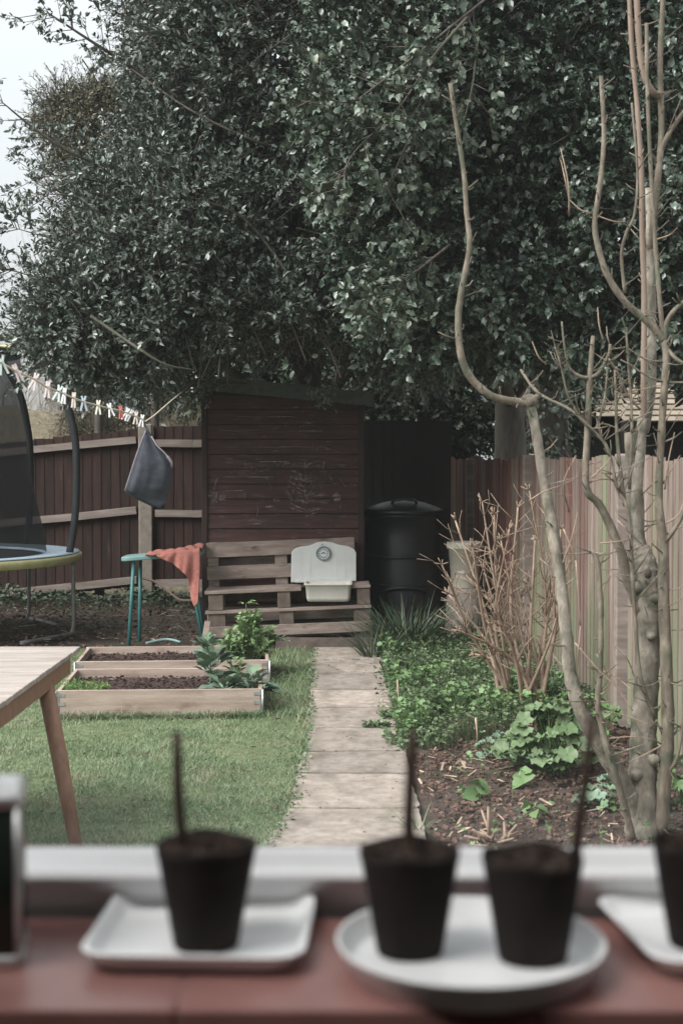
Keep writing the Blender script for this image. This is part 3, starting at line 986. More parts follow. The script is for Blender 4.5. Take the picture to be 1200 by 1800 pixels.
rf.prism([(rx0, ztop(rx0) - .03), (rx1, ztop(rx1) - .03), (rx1, ztop(rx1)), (rx0, ztop(rx0))], SY - .17, SY + 1.75)
rf.build('roof', M['felt'], shed, bevel=.006)
fa = MB()
fa.prism([(rx0, ztop(rx0) - .13), (rx1, ztop(rx1) - .115), (rx1, ztop(rx1) + .004), (rx0, ztop(rx0) + .004)], SY - .195, SY - .173)
fa.build('fascia', M['felt'], shed, bevel=.004)

ch = MB()


def cpt(x, y):
    p = at(350 + x * .2583, 690 + y * .2583, SY - .0145)
    return p


def stroke(pts, r=.0022):
    r *= U(.9, 1.9)
    P = [cpt(*q) for q in pts]
    # ribbon with a little thickness that lies on the boards
    vs, fs = [], []
    for i, p in enumerate(P):
        d = P[min(i + 1, len(P) - 1)] - P[max(i - 1, 0)]
        nrm = Vector((-d.z, 0, d.x))
        if nrm.length < 1e-6: nrm = Vector((0, 0, 1))
        nrm.normalize()
        q = r * U(.6, 1.3)
        vs += [p - nrm * q, p + nrm * q, p + nrm * q + Vector((0, .004, 0)), p - nrm * q + Vector((0, .004, 0))]
    for i in range(len(P) - 1):
        for j in range(4):
            a, b = 4 * i + j, 4 * i + (j + 1) % 4
            fs.append((a, b, b + 4, a + 4))
    ch.add(vs, fs)


def zig(x0, y0, x1, y1, n, amp, r=.002):
    stroke([(x0 + (x1 - x0) * t / n + U(-6, 6), y0 + (y1 - y0) * t / n + amp * (1 if t % 2 else -1) * U(.4, 1.1)) for t in range(n + 1)], r)


for i in range(30):                                # the long rubbed lines along board edges
    y = RND.choice((258, 262, 362, 368, 372, 163, 470, 575, 668))
    x = U(120, 820); stroke([(x, y), (x + U(30, 70), y + U(-1, 1)), (x + U(80, 180), y + U(-2, 2))], .0015)
for x0, y0, x1, y1, n, a in ((590, 490, 850, 500, 26, 24), (600, 600, 850, 610, 26, 22), (580, 690, 850, 700, 30, 24), (620, 730, 830, 740, 20, 14), (640, 800, 840, 800, 22, 20),
                             (300, 490, 590, 490, 16, 16), (200, 540, 480, 525, 14, 12), (570, 215, 760, 210, 12, 26), (700, 380, 830, 400, 10, 16), (860, 380, 1000, 420, 9, 14),
                             (470, 850, 560, 820, 6, 14), (600, 640, 840, 640, 20, 20), (680, 480, 850, 500, 24, 28), (600, 700, 720, 730, 18, 26)):
    zig(x0, y0, x1, y1, n, a, .0016)
for k in range(30):                                # strokes fanning out of the tree-like drawing
    y = U(480, 840); s = RND.choice((-1, 1)); l = U(40, 125)
    stroke([(720 + s * 6, y + 16), (720 + s * l * .5, y + U(-4, 8)), (720 + s * l, y - U(6, 26))], .0018)
stroke([(718, 470), (722, 560), (718, 650), (724, 740), (719, 835)], .0026)
stroke([(890, 568), (905, 612), (925, 622), (955, 616)], .003)
stroke([(960, 590), (985, 630), (1000, 640)], .0026)
stroke([(1002, 640), (1015, 600), (1020, 640), (1032, 605), (1036, 650)], .0022)
stroke([(1050, 585), (1056, 640)], .0024); stroke([(1062, 600), (1075, 640), (1088, 610), (1092, 640)], .002)
for k in range(12): stroke([(912 + k * 4, 742 - U(0, 8)), (914 + k * 4 + U(-5, 5), 672 + abs(k - 5) * 5)], .0026)
stroke([(960, 770), (963, 815)], .002); stroke([(880, 870), (905, 872)], .002)
for k in range(7): stroke([(85 + k * 6, 680), (82 + k * 7, 760)], .0014)
for k in range(6): zig(135, 700 + k * 6, 178, 700 + k * 6, 4, 3, .0018)
stroke([(130, 570), (112, 610), (100, 660)], .0016); stroke([(200, 570), (420, 570), (470, 590), (490, 660)], .0018)
stroke([(395, 770), (400, 800), (390, 850), (330, 880)], .0014)
for k in range(5): stroke([(450 + k * 8, 775 + U(-5, 5)), (480 + k * 9, 780 + U(-6, 6))], .0026)
for k in range(14): stroke([(330 + k * 8, 850 + U(0, 40)), (335 + k * 8 + U(-4, 6), 880 + U(-6, 14))], .0014)
zig(510, 730, 545, 740, 6, 12, .002)
for k in range(4): stroke([(270 + k * 14, 685), (268 + k * 14, 720)], .0016)
ch.build('chalk_marks', M['chalk'], shed, fix=False)

# ------------------------------------------------------------------ pallet bench (own axes: x along it, y away from the viewer)
bench = empty('pallet_bench', (-1.15, 12.1, 0), 'garden bench built from old pallets, standing against the shed front', 'bench', rot=(0, math.radians(-2.2), math.radians(1.5)))
BW = 1.42


def slat(name, x0, x1, y0, y1, z0, z1, mat='pallet', bev=.005, jit=.003):
    return MB().box(((x0 + x1) / 2, (y0 + y1) / 2, (z0 + z1) / 2), (x1 - x0, y1 - y0, z1 - z0), jit=jit).build(name, M[mat], bench, bevel=bev, local=True)


for z0, z1 in ((.745, .875), (.545, .665)):
    slat('back_board', 0, 1.31, .43, .45, z0, z1)
for x0, x1 in ((.01, .10), (.60, .71), (1.2, 1.30)):
    slat('back_stringer', x0, x1, .452, .54, .30, .87)
slat('back_board', 0, 1.3, .542, .56, .62, .72, 'pallet_dark')
# seat deck: the two front boards are cut to let the trough through
TX0, TX1 = .83, 1.245
for y0, y1, cut in ((.0, .095, 1), (.105, .2, 1), (.212, .3, 1), (.315, .415, 0)):
    if cut:
        slat('seat_board', 0, TX0 - .006, y0, y1, .457, .485)
        slat('seat_board', TX1 + .006, BW, y0, y1, .457, .485)
    else:
        slat('seat_board', 0, BW, y0, y1, .457, .485)
for x0, x1 in ((.03, .155), (.62, .73), (1.30, BW - .005)):
    slat('block', x0, x1, .015, .13, .317, .455, 'pallet_dark')
    slat('block', x0, x1, .31, .42, .317, .455, 'pallet_dark')
slat('lower_deck', 0, BW, .0, .1, .287, .315)
slat('lower_deck', 0, BW, .3, .41, .287, .315, 'pallet_dark')
for x0, x1 in ((.02, .17), (.63, .75), (1.27, BW - .01)):
    slat('block', x0, x1, .02, .15, .0, .285, 'pallet_dark')
slat('front_board', 0, BW, -.006, .014, .085, .178)
slat('inner_board', 0, BW, .2, .22, .19, .27)
slat('inner_board', 0, BW, .38, .4, .36, .44, 'pallet_dark')
slat('inner_board', 0, BW, .36, .38, .02, .16, 'pallet_dark')
beam = MB().beam((-.56, 12.06, .045), (.28, 12.08, .04), .03, .1, jit=.003).build('plank', M['pallet_dark'], bevel=.004)
tag(beam, 'rough brown plank on edge along the foot of the pallet bench', 'plank')
lean = MB().beam((-1.17, 11.98, 0), (-1.135, 12.04, .24), .05, .015, up=(0, 1, 0)).build('plank', M['bedwood'], bevel=.003)
tag(lean, 'short pale offcut of wood leaning on the left end of the bench', 'plank')

# ------------------------------------------------------------------ white wall-sink on the bench
SKY_ = 12.475
sx = lambda px: at(px, 900, SKY_).x
szz = lambda py: at(600, py, SKY_).z
sink = empty('sink', (sx(568), SKY_, szz(1040)), 'white wash-trough unit with arched back and round dial, on the pallet bench', 'sink')
outl = [(511, 1024), (626, 1022), (626, 972), (622, 965), (612, 960), (600, 958.5), (592, 956.5), (583, 953.5), (570, 952), (557, 953.5), (548, 957.5), (540, 960), (528, 961), (518, 964.5), (512, 971)]
bp = MB(); bp.prism([(sx(a), szz(b)) for a, b in reversed(outl)], SKY_, SKY_ + .03)
bp.build('backboard', M['white'], sink, bevel=.006)
for px in (530, 545, 592, 607):
    MB().box((sx(px), SKY_ - .0005, (szz(970) + szz(1016)) / 2), (.004, .003, szz(970) - szz(1016))).build('rib', M['white'], sink)
MB().box((sx(569.5), SKY_ - .04, szz(1021)), (sx(625) - sx(523), .08, .022)).build('shelf', M['white'], sink, bevel=.006)
TXa, TXb = -1.15 + TX0 + .012, -1.15 + TX1 - .012
tr = MB()
rings = []
for ins, z in ((.03, .395), (.018, .4), (.008, .43), (.0, .535), (-.012, .54), (-.012, .553), (.0, .553), (.012, .548), (.02, .45), (.04, .42)):
    rings.append([((TXa + TXb) / 2 + x, 12.235 + y, z) for x, y in rounded((TXb - TXa) / 2 - ins, .145 - ins, .03)])
loft(tr, rings)
tr.build('trough', M['cream'], sink)
dl = Vector((sx(568), SKY_ - .012, szz(972.5)))
rot90 = Matrix.Translation(dl) @ Matrix.Rotation(math.radians(90), 4, 'X')
ring = MB(); rr_ = MB().lathe([(.049, -.012), (.064, -.012), (.066, .0), (.064, .008), (.058, .011), (.05, .006), (.049, -.012)], 40)
ring.add(rr_.v, rr_.f, True, rot90); dial = ring.build('dial', M['dial_ring'], sink)
fc = MB(); tmp = MB().lathe([(.0495, -.01), (.0495, .0), (0, .0005)], 32); fc.add(tmp.v, tmp.f, False, rot90)
fc.build('dial_face', M['dial_face'], dial, local=False)
mk = MB()
for k in range(12):
    a = 2 * math.pi * k / 12
    x, z = math.sin(a), math.cos(a)
    mk.box(dl + Vector((.037 * x, -.003, .037 * z)), (.007, .004, .013), Matrix.Rotation(a, 3, 'Y'))
mk.box(dl + Vector((-.006, -.004, .004)), (.005, .003, .03), Matrix.Rotation(math.radians(50), 3, 'Y'))
mk.box(dl + Vector((.008, -.004, .004)), (.004, .003, .028), Matrix.Rotation(math.radians(-60), 3, 'Y'))
mk.build('dial_marks', M['ink'], dial)
MB().box((sx(566), SKY_ - .002, szz(957)), (.006, .006, .012)).build('hanging_hole', M['ink'], sink)

# ------------------------------------------------------------------ compost bin, bucket, planter
cb = empty('compost_bin', (at(709, 900, 13.3).x, 13.3, 0), 'tall black plastic compost bin with domed lid in the shade beside the shed', 'compost bin')
MB().lathe([(.41, 0), (.405, .05), (.385, .3), (.37, .6), (.36, .9), (.352, 1.08), (.36, 1.085), (.36, 1.105), (.3, 1.105)], 48).build('body', M['bin'], cb, local=True)
MB().lathe([(.368, 1.107), (.376, 1.11), (.376, 1.14), (.36, 1.15), (.3, 1.175), (.2, 1.21), (.1, 1.228), (0, 1.232)], 48).build('lid', M['bin'], cb, local=True)
MB().tube([(-.12, -.16, 1.19), (-.1, -.17, 1.235), (.0, -.18, 1.25), (.1, -.17, 1.235), (.12, -.16, 1.19)], .014, 8).build('handle', M['bin'], cb, local=True)
hp = MB()
for z in (.72, .46):
    hp.tube([(.39 * math.sin(a), -.39 * math.cos(a), z + .004 * math.sin(5 * a)) for a in np.linspace(-1.3, 1.3, 16)], .012, 6)
hp.build('ridge', M['bin'], cb, local=True)
hd = MB()
arc = [(.40 * math.sin(a), -.40 * math.cos(a), z) for a, z in ((-.55, .06), (-.55, .36), (-.45, .42), (0, .445), (.45, .42), (.55, .36), (.55, .06))]
hd.tube(spline(arc, 4), .02, 8); hd.build('hatch', M['bin'], cb, local=True)

bk = empty('bucket', (at(817, 900, 13.0).x, 13.0, .445), 'cream plastic bucket with rolled rim, standing on the stone planter', 'bucket')
MB().lathe([(.118, 0), (.122, .004), (.152, .35), (.165, .352), (.168, .36), (.168, .405), (.163, .415), (.155, .414), (.15, .395), (.115, .02), (0, .015)], 40).build('body', M['bucket'], bk, local=True)
pl = empty('planter', (at(817, 900, 13.0).x, 13.0, 0), 'weathered stone-coloured planter upside down under the cream bucket', 'planter')
MB().lathe([(.2, 0), (.2, .03), (.185, .06), (.16, .42), (.155, .44), (0, .442)], 32, wob=.01).build('body', M['planter'], pl, local=True)

# ------------------------------------------------------------------ teal folding table, red towel
TY = 12.35
tt = empty('folding_table', (at(285, 900, TY).x, TY, 0), 'small teal folding table half covered by the red towel', 'table')
tx0, tx1 = at(216, 900, TY).x, at(357, 900, TY).x
tb = MB()
zt0, zt1 = .735, .772
ys0, ys1 = TY - .2, TY + .2
pts2 = []
for cx, cy, a0 in ((tx1 - .05, ys0 + .05, -90), (tx1 - .05, ys1 - .05, 0), (tx0 + .09, ys1 - .09, 90), (tx0 + .09, ys0 + .09, 180)):
    r = .05 if cx > (tx0 + tx1) / 2 else .09
    for i in range(7):
        a = math.radians(a0 + 15 * i)
        pts2.append((cx + r * math.cos(a), cy + r * math.sin(a)))
slope = lambda x: (x - tx0) * .075
rings = [[(x * 1, y, z + slope(x)) for x, y in pts2] for z in (zt0, zt1)]
loft(tb, rings, False)
tb.build('tabletop', M['teal_top'], tt, bevel=.008)
for (xt, xb, y, yb) in ((at(239, 900, TY).x, at(231, 900, TY).x, TY - .15, TY - .2), (at(242, 900, TY).x, at(241, 900, TY).x, TY + .15, TY + .1)):
    MB().tube([(xt, y, .735), (xb, yb, .012)], .016, 10).build('leg', M['teal'], tt)
for (xt, xb, y, yb) in ((at(333, 900, TY).x, at(361, 900, TY).x, TY - .15, TY - .2), (at(334, 900, TY).x, at(356, 900, TY).x, TY + .15, TY + .2)):
    MB().tube([(xt, y, .745), (xb, yb, .012)], .013, 10).build('leg', M['teal'], tt)
fb = MB()
fb.tube(spline([at(256, 1131, TY - .1) * 1, at(292, 1124, TY - .05), at(318, 1129, TY - .12)], 5), .011, 8)
fb.build('foot_bar', M['teal_top'], tt)
hz = MB(); hz.tube(spline([at(250, 1016, 13.4), at(275, 1024, 13.3), at(300, 1043, 13.1), at(318, 1055, 13.0), at(345, 1057, 12.9), at(352, 1075, 12.85)], 6), .012, 8)
tag(hz.build('hose', M['hose']), 'brown hose looping through the air behind the teal table', 'hose')

# towel: lies over the right half of the table top and drapes over its front edge in a corner
tw = MB()
TWY = TY - .215
n, m = 44, 40
grid = {}
for i in range(n + 1):
    u = i / n                                          # left to right
    top_px = 262 + (356 - 262) * u
    # hanging depth in pixels below the front table edge
    hang = float(np.interp(u, [0, .22, .5, .76, .84, .92, 1], [0, 2, 20, 44, 80, 100, 92]))
    for j in range(m + 1):
        v = j / m
        xtop = at(top_px, 900, TY).x
        if v < .45:                                    # on the table, from the far edge to the near edge
            q = v / .45
            y = TY + .17 - (.17 + .215) * q
            z = zt1 + slope(xtop) + .012 + .011 * math.sin(9 * u + 4 * q) * (.4 + u) + .006 * math.sin(23 * u - 9 * q) + .03 * max(0, u - .3) * (1 - q * .4)
            x = xtop + .02 * (1 - q) * (1 - u)
        else:
            q = (v - .45) / .55
            y = TWY - .03 - (.022 * math.sin(19 * u + 1.5 * q) + .010 * math.sin(41 * u + 3 * q)) * q ** .7 - .015 * q
            zf = zt1 + slope(xtop) + .012 + .03 * max(0, u - .3) * .6
            z = zf - .004 - hang * q * TY / 2500
            x = xtop + (.05 * q * (u - .45) * 0 + .012 * math.sin(8 * u + 3 * q) * q)
        grid[i, j] = len(tw.v); tw.v.append((x, y, z))
for i in range(n):
    for j in range(m):
        tw.f.append((grid[i, j], grid[i + 1, j], grid[i + 1, j + 1], grid[i, j + 1])); tw.s.append(True)
two = tw.build('towel', M['towel'])
sm = two.modifiers.new('thick', 'SOLIDIFY'); sm.thickness = .008; sm.offset = 1
tag(two, 'coral red towel draped over the right end of the teal table', 'towel')

# ------------------------------------------------------------------ raised beds
def raised_bed(px_fl, yaw, w, l, h, label, soilz, backh=None):
    root = empty('raised_bed', px_fl, label, 'raised bed', 'raised vegetable beds on the lawn', rot=(0, 0, yaw))
    t = .022
    def b(name, x0, x1, y0, y1, z0, z1, mat, bev=.003, par=root):
        return MB().box(((x0 + x1) / 2, (y0 + y1) / 2, (z0 + z1) / 2), (x1 - x0, y1 - y0, z1 - z0), jit=.0015).build(name, M[mat], par, bevel=bev, local=True)
    b('board', 0, w, 0, t, -.03, h, 'bedwood'); b('board', 0, w, l - t, l, -.03, h, 'bedwood')
    b('end_board', 0, t, t + .002, l - t - .002, -.03, h - .004, 'bedwood'); b('end_board', w - t, w, t + .002, l - t - .002, -.03, h - .004, 'bedwood')
    for x, y, sx_, sy_ in ((w, 0, 1, -1), (0, 0, -1, -1), (w, l, 1, 1), (0, l, -1, 1)):
        hb = MB()
        for z in (h * .18, h * .5, h * .82):
            hb.box((x - sx_ * .026, y + sy_ * .0018, z), (.052, .0025, .02))
            hb.box((x + sx_ * .0018, y - sy_ * .026, z), (.0025, .052, .02))
        hb.tube([(x + sx_ * .004, y + sy_ * .004, -.02), (x + sx_ * .004, y + sy_ * .004, h * .98)], .0065, 8)
        hb.box((x - sx_ * .012, y + sy_ * .003, h * .5), (.006, .002, h * .86)); 
        hb.build('hinge', M['steel'], root, local=True)
    # mulch surface
    nx, ny = 44, 30
    V = [(t + (w - 2 * t) * i / nx, t + (l - 2 * t) * j / ny, soilz + .018 * mnoise.noise(Vector((i * .4, j * .4, w))) + .012 * mnoise.noise(Vector((i * 1.3, j * 1.3, w)))) for j in range(ny + 1) for i in range(nx + 1)]
    F = [(j * (nx + 1) + i, j * (nx + 1) + i + 1, (j + 1) * (nx + 1) + i + 1, (j + 1) * (nx + 1) + i) for j in range(ny) for i in range(nx)]
    s = MB().add(V, F, True)
    for k in range(900):
        x, y = U(t + .01, w - t - .01), U(t + .01, l - t - .01)
        a = U(.006, .017)
        s.box((x, y, soilz + U(0, .022)), (a * 1.6, a, a * .45), Matrix.Rotation(U(0, 3), 3, 'Z') @ Matrix.Rotation(U(-.6, .6), 3, 'X'), jit=.002)
    s.build('bark_mulch', M['bark_soil'], root, local=True, fix=False)
    return root


bed1 = raised_bed(Vector((-1.77, 8.79, 0)), math.radians(3.5), 1.275, .93, .172, 'nearer wooden raised bed with the leafy cabbages and feathery carrot tops', .105)
bed2 = raised_bed(Vector((-1.89, 10.06, 0)), math.radians(4.0), 1.375, .82, .172, 'farther wooden raised bed with the tall bushy herb, before the pallet bench', .115)

# ------------------------------------------------------------------ wooden garden table at the left
gt = empty('garden_table', (-1.7, 5.5, 0), 'wooden garden table with weathered slatted top and round brown legs', 'table')
tp = MB()
TX, ztab = -1.205, .74
ys = np.arange(4.3, 6.49, .0985)
for i, y in enumerate(ys):
    tp.box((TX - .548 + U(-.002, .002), y + .047, ztab - .011), (1.09, .0925, .022), jit=.0012)
tp.build('tabletop', M['tabletop'], gt, bevel=.003)
ap = MB()
ap.box((TX - .03, 5.40, ztab - .065), (.022, 2.0, .075)); ap.box((TX - 1.03, 5.4, ztab - .065), (.022, 2.0, .075))
ap.box((TX - .55, 6.38, ztab - .065), (.93, .022, .075)); ap.box((TX - .55, 4.42, ztab - .065), (.93, .022, .075))
ap.build('apron', M['tableleg'], gt, bevel=.002)
for sx_, y, dy in ((1, 6.02, -.3), (-1, 6.02, -.3), (1, 4.78, .3), (-1, 4.78, .3)):
    xt = TX - .55 + sx_ * .485
    xb = TX - .55 + sx_ * .685
    MB().tube([(xt, y, ztab - .03), (xt + (xb - xt) * .5, y + dy * .5, .36), (xb, y + dy, .0)], [.036, .034, .026], 16).build('leg', M['tableleg'], gt)

# ------------------------------------------------------------------ trampoline
tc = Vector((-3.92, 13.0, 0))
tramp = empty('trampoline', tc, 'round trampoline with yellow skirt, blue pad and dark safety net, left edge', 'trampoline')
RT = 1.5
def ring_sheet(r0, z0, r1, z1, n=72, sag=0):
    mb = MB()
    vs = []
    for k in range(n):
        a = 2 * math.pi * k / n
        w_ = sag * math.sin(9 * a) + sag * .6 * math.sin(23 * a)
        vs += [(r0 * math.cos(a), r0 * math.sin(a), z0), (r1 * math.cos(a) + w_ * .4, r1 * math.sin(a), z1 + w_)]
    mb.add(vs, [(2 * k, 2 * ((k + 1) % n), 2 * ((k + 1) % n) + 1, 2 * k + 1) for k in range(n)], True)
    return mb


sk = MB().lathe([(1.49, .755), (1.515, .745), (1.52, .715), (1.505, .675), (1.49, .672), (1.49, .70)], 72, wob=.003)
sk.build('skirt', M['skirt'], tramp, local=True)
MB().lathe([(1.17, .735), (1.19, .752), (1.4, .768), (1.498, .764), (1.5, .756), (1.17, .730)], 72).build('pad', M['pad'], tramp, local=True)
MB().lathe([(1.18, .725), (0, .715), (0, .712), (1.18, .72)], 72).build('mat', M['matt'], tramp, local=True)
frm = MB(); frm.tube([(1.48 * math.cos(a), 1.48 * math.sin(a), .70) for a in np.linspace(0, 2 * math.pi, 60)], .02, 8); frm.build('frame', M['greysteel'], tramp, local=True)
nt = MB().lathe([(1.20, .74), (1.17, .95), (1.08, 1.35), (1.02, 1.8), (.985, 2.2), (.97, 2.62)], 64)
nt.f = [f for f in nt.f if len(f) == 4]; nt.s = [True] * len(nt.f)
nt.build('net', M['net'], tramp, local=True, fix=False)
MB().lathe([(.965, 2.55), (.985, 2.56), (.985, 2.60), (.965, 2.61)], 64).build('net_band', M['foam'], tramp, local=True)
tbm = MB(); tbm.tube([(1.0 * math.cos(a), 1.0 * math.sin(a), 2.69) for a in np.linspace(0, 2 * math.pi, 60)], .028, 8); tbm.build('top_ring', M['skirt'], tramp, local=True)
# the two legs seen, and their ground rails
L0 = at(119, 1110, 13.0) - tc
for ang0, label in ((math.radians(-2), None), (math.radians(58), None), (math.radians(118), None), (math.radians(178), None), (math.radians(238), None), (math.radians(298), None)):
    lg = MB()
    x, y = 1.475 * math.cos(ang0), 1.475 * math.sin(ang0)
    a2 = ang0 - math.radians(30)
    xx, yy = 1.35 * math.cos(a2), 1.35 * math.sin(a2)
    lg.tube(spline([(x, y, .69), (x, y, .4), (x, y, .1), (x * .985, y * .985, .03), (x * .95 + xx * .05, y * .95 + yy * .05, .02), (xx, yy, .02)], 4), .019, 10)
    lg.build('leg', M['greysteel'], tramp, local=True)
    pl_ = MB()
    cs, sn = math.cos(ang0), math.sin(ang0)
    prof = [(1.435, .72), (1.49, 1.05), (1.51, 1.4), (1.505, 1.75), (1.46, 2.0), (1.38, 2.25), (1.2, 2.5), (1.0, 2.69)]
    pl_.tube(spline([(r * cs, r * sn, z) for r, z in prof], 4), .034, 12)
    pl_.build('pole', M['foam'], tramp, local=True)

# ------------------------------------------------------------------ washing line, pegs, bag
dl_ = lambda px: 1 / (1 / 5.4 + (1 / 8.5 - 1 / 5.4) * px / 255.0)
LP = [(-60, 606), (-20, 628), (3, 638), (28, 652), (60, 666), (83, 681), (104, 688), (130, 700), (147, 706), (173, 713), (193, 718), (212, 722), (230, 728), (250, 737), (255, 741)]
cl = MB()
wpts = [at(px, py, dl_(px)) for px, py in LP]
far = [at(270, 731, 8.9), at(300, 705, 10.3), at(345, 668, 12.5)]
cl.tube(wpts + far, .0042, 6)
tag(cl.build('washing_line', M['cord']), 'sagging beige washing line strung with pegs, from the left edge to the tree', 'washing line')

pegcols = {'mint': (.45, .6, .55), 'pink': (.6, .45, .44), 'white': (.66, .67, .68), 'peach': (.55, .4, .3), 'blue': (.42, .55, .66), 'cream': (.6, .56, .42), 'red': (.55, .16, .14), 'wood': (.5, .4, .3)}
pegcols = {k: tuple(.62 * x + .38 * (.62 if k != 'red' else x) for x in c) for k, c in pegcols.items()}
pegm = {k: pm('peg_' + k, [(.3, tuple(x * .9 for x in c)), (.7, c)], 30, rough=.5, bump=0) for k, c in pegcols.items()}


def peg_mesh(key, spread):
    mb = MB()
    for s in (-1, 1):
        # a prong: crosses near the spring, opens towards both ends
        pts = [Vector((s * spread * .8, 0, .022)), Vector((s * .0042, 0, .004)), Vector((s * .0042, 0, -.006)), Vector((s * (spread * 1.25), 0, -.05))]
        for a, b in zip(pts[:-1], pts[1:]):
            mb.beam(a, b, .0085, .0048, up=(0, 1, 0))
    mb.tube([(-.007, .0, .004), (-.007, .006, .003), (.007, .006, .003), (.007, 0, .004), (.007, -.006, .003), (-.007, -.006, .003)], .0012, 5)
    return mb


pegs = [(3, 'mint', .012, -12, 'mint peg cut off at the left edge of the photo, first on the line'),
        (28, 'pink', .007, -24, 'pale pink peg tilted left, second from the left on the line'),
        (62, 'pink', .010, 22, 'pale pink peg tilted right, third from the left on the line'),
        (84, 'pink', .008, 6, 'pink-white peg just right of the trampoline net edge'),
        (104, 'mint', .012, 20, 'mint green peg left of the trampoline pole, legs wide apart'),
        (113, 'white', .006, 8, 'white peg right at the top of the trampoline pole'),
        (130, 'wood', .006, 4, 'tan wooden peg just right of the trampoline pole'),
        (147, 'blue', .012, 0, 'pale blue peg with splayed legs'),
        (173, 'cream', .010, 2, 'cream yellow peg with splayed legs'),
        (193, 'white', .012, -14, 'white peg leaning left between the cream and the red one'),
        (212, 'red', .008, -4, 'coral red peg, only red one on the line'),
        (223, 'white', .009, 24, 'white peg tilted right, next to the red one'),
        (230, 'white', .007, 34, 'white peg lying almost along the line, second right of the red one'),
        (239, 'pink', .009, 6, 'pink peg among white ones left of the peg bag'),
        (250, 'white', .010, 10, 'white peg directly above the hanging peg bag')]


def line_at(px):
    for (a, b), (c, d), p, q in zip(LP[:-1], LP[1:], wpts[:-1], wpts[1:]):
        if a <= px <= c:
            return p.lerp(q, (px - a) / (c - a))


for px, key, sp, tilt, lab in pegs:
    o = peg_mesh(key, sp).build('clothes_peg', pegm[key], None, local=True)
    o.location = line_at(px) + Vector((0, 0, .006)); o.rotation_euler = (0, math.radians(tilt), math.radians(U(-18, 18)))
    tag(o, lab, 'clothes peg', 'clothes pegs on the washing line')

bag = empty('peg_bag', at(258, 752, 8.5), 'dark grey cloth peg bag hanging open from the washing line', 'bag')
rowsL = [(752, 256.5, 259.5), (762, 253, 264), (775, 248, 273), (790, 242.5, 283), (805, 237, 294), (815, 234, 301), (825, 231, 303), (838, 227, 301), (852, 222, 299), (862, 218.5, 296.5), (868, 222, 295), (876, 237, 293), (885, 258, 291), (892, 272, 288)]
bm_ = MB(); rings = []
for k, (py, a, b) in enumerate(rowsL):
    c, hw = (a + b) / 2, (b - a) / 2
    ring = []
    t = k / (len(rowsL) - 1)
    dep = .014 + .075 * math.sin(min(1, t * 1.15) * math.pi) ** .8
    for i in range(72):
        an = 2 * math.pi * i / 72
        fold = 1 + .30 * mnoise.noise(Vector((math.cos(an) * 2.2 + 4, math.sin(an) * 2.2, t * 1.3))) + .16 * math.sin(6 * an + 1.5 * t + math.sin(2 * an)) * (1.1 - .7 * t)
        p = at(c + hw * math.cos(an), py + (2.2 * math.sin(3 * an) * t), 8.5)
        p.y += dep * math.sin(an) * fold
        ring.append(tuple(p))
    rings.append(ring)
loft(bm_, rings)
bm_.build('body', M['bagcloth'], bag)
tm = MB(); tm.tube(spline([at(266, 767, 8.44), at(276, 783, 8.42), at(290, 797, 8.42), at(301, 812, 8.43), at(302, 820, 8.45)], 5), [.004] * 12 + [.008] * 6 + [.006] * 3, 8)
tm.build('binding', M['bagtrim'], bag)
tm = MB(); tm.tube(spline([at(256, 757, 8.46), at(243, 790, 8.45), at(231, 826, 8.45), at(219.5, 862, 8.46)], 5), .0035, 6)
tm.build('seam', M['bagtrim'], bag)
lp = MB(); lp.tube(spline([at(252, 738, 8.49), at(254, 746, 8.5), at(258, 753, 8.5)], 4), .006, 6); lp.build('loop', M['bagcloth'], bag)

# ------------------------------------------------------------------ neighbour's outbuilding behind the side fence
nb = empty('outbuilding', (6.2, 19.3, 0), "neighbour's low outbuilding with tan tiled roof behind the side fence", 'outbuilding')
bx0, bx1, by = 4.0, 8.6, 19.0
MB().prism([(bx0 + .1, -.1), (bx1, -.1), (bx1, 2.2), (bx0 + .1, 2.2)], by + .25, by + 3).build('wall', M['fence_dark'], nb)
tl = MB()
for r in range(7):
    y = by - .05 + r * .22; z = 2.16 + r * .085
    x = bx0 - .25 + .06 * r
    while x < bx1:
        tl.box((x + .09, y + .13, z + .012), (.178, .3, .014), Matrix.Rotation(math.radians(15), 3, 'X') @ Matrix.Rotation(U(-.01, .01), 3, 'Z'))
        x += .182
tl.build('roof', M['roof_tile'], nb)
nb2 = MB()
gx = at(1043, 900, 21.0).x
nb2.prism([(gx - .5, -.1), (gx + .45, -.1), (gx + .45, 2.3), (gx - .5, 2.3)], 21.1, 22.5)
nbo = empty('playhouse', (gx, 21.8, 0), 'small gabled roof behind the side fence, left of the long tiled roof', 'outbuilding')
nb2.build('wall', M['fence_dark'], nbo)
g2 = MB()
for r in range(6):
    y = 21.0 + r * .2; z = 2.3 + r * .1
    for k in range(6):
        g2.box((gx - .5 + .17 * k + .03 * r, y, z), (.166, .27, .014), Matrix.Rotation(math.radians(20), 3, 'X'))
g2.build('roof', M['roof_tile'], nbo)

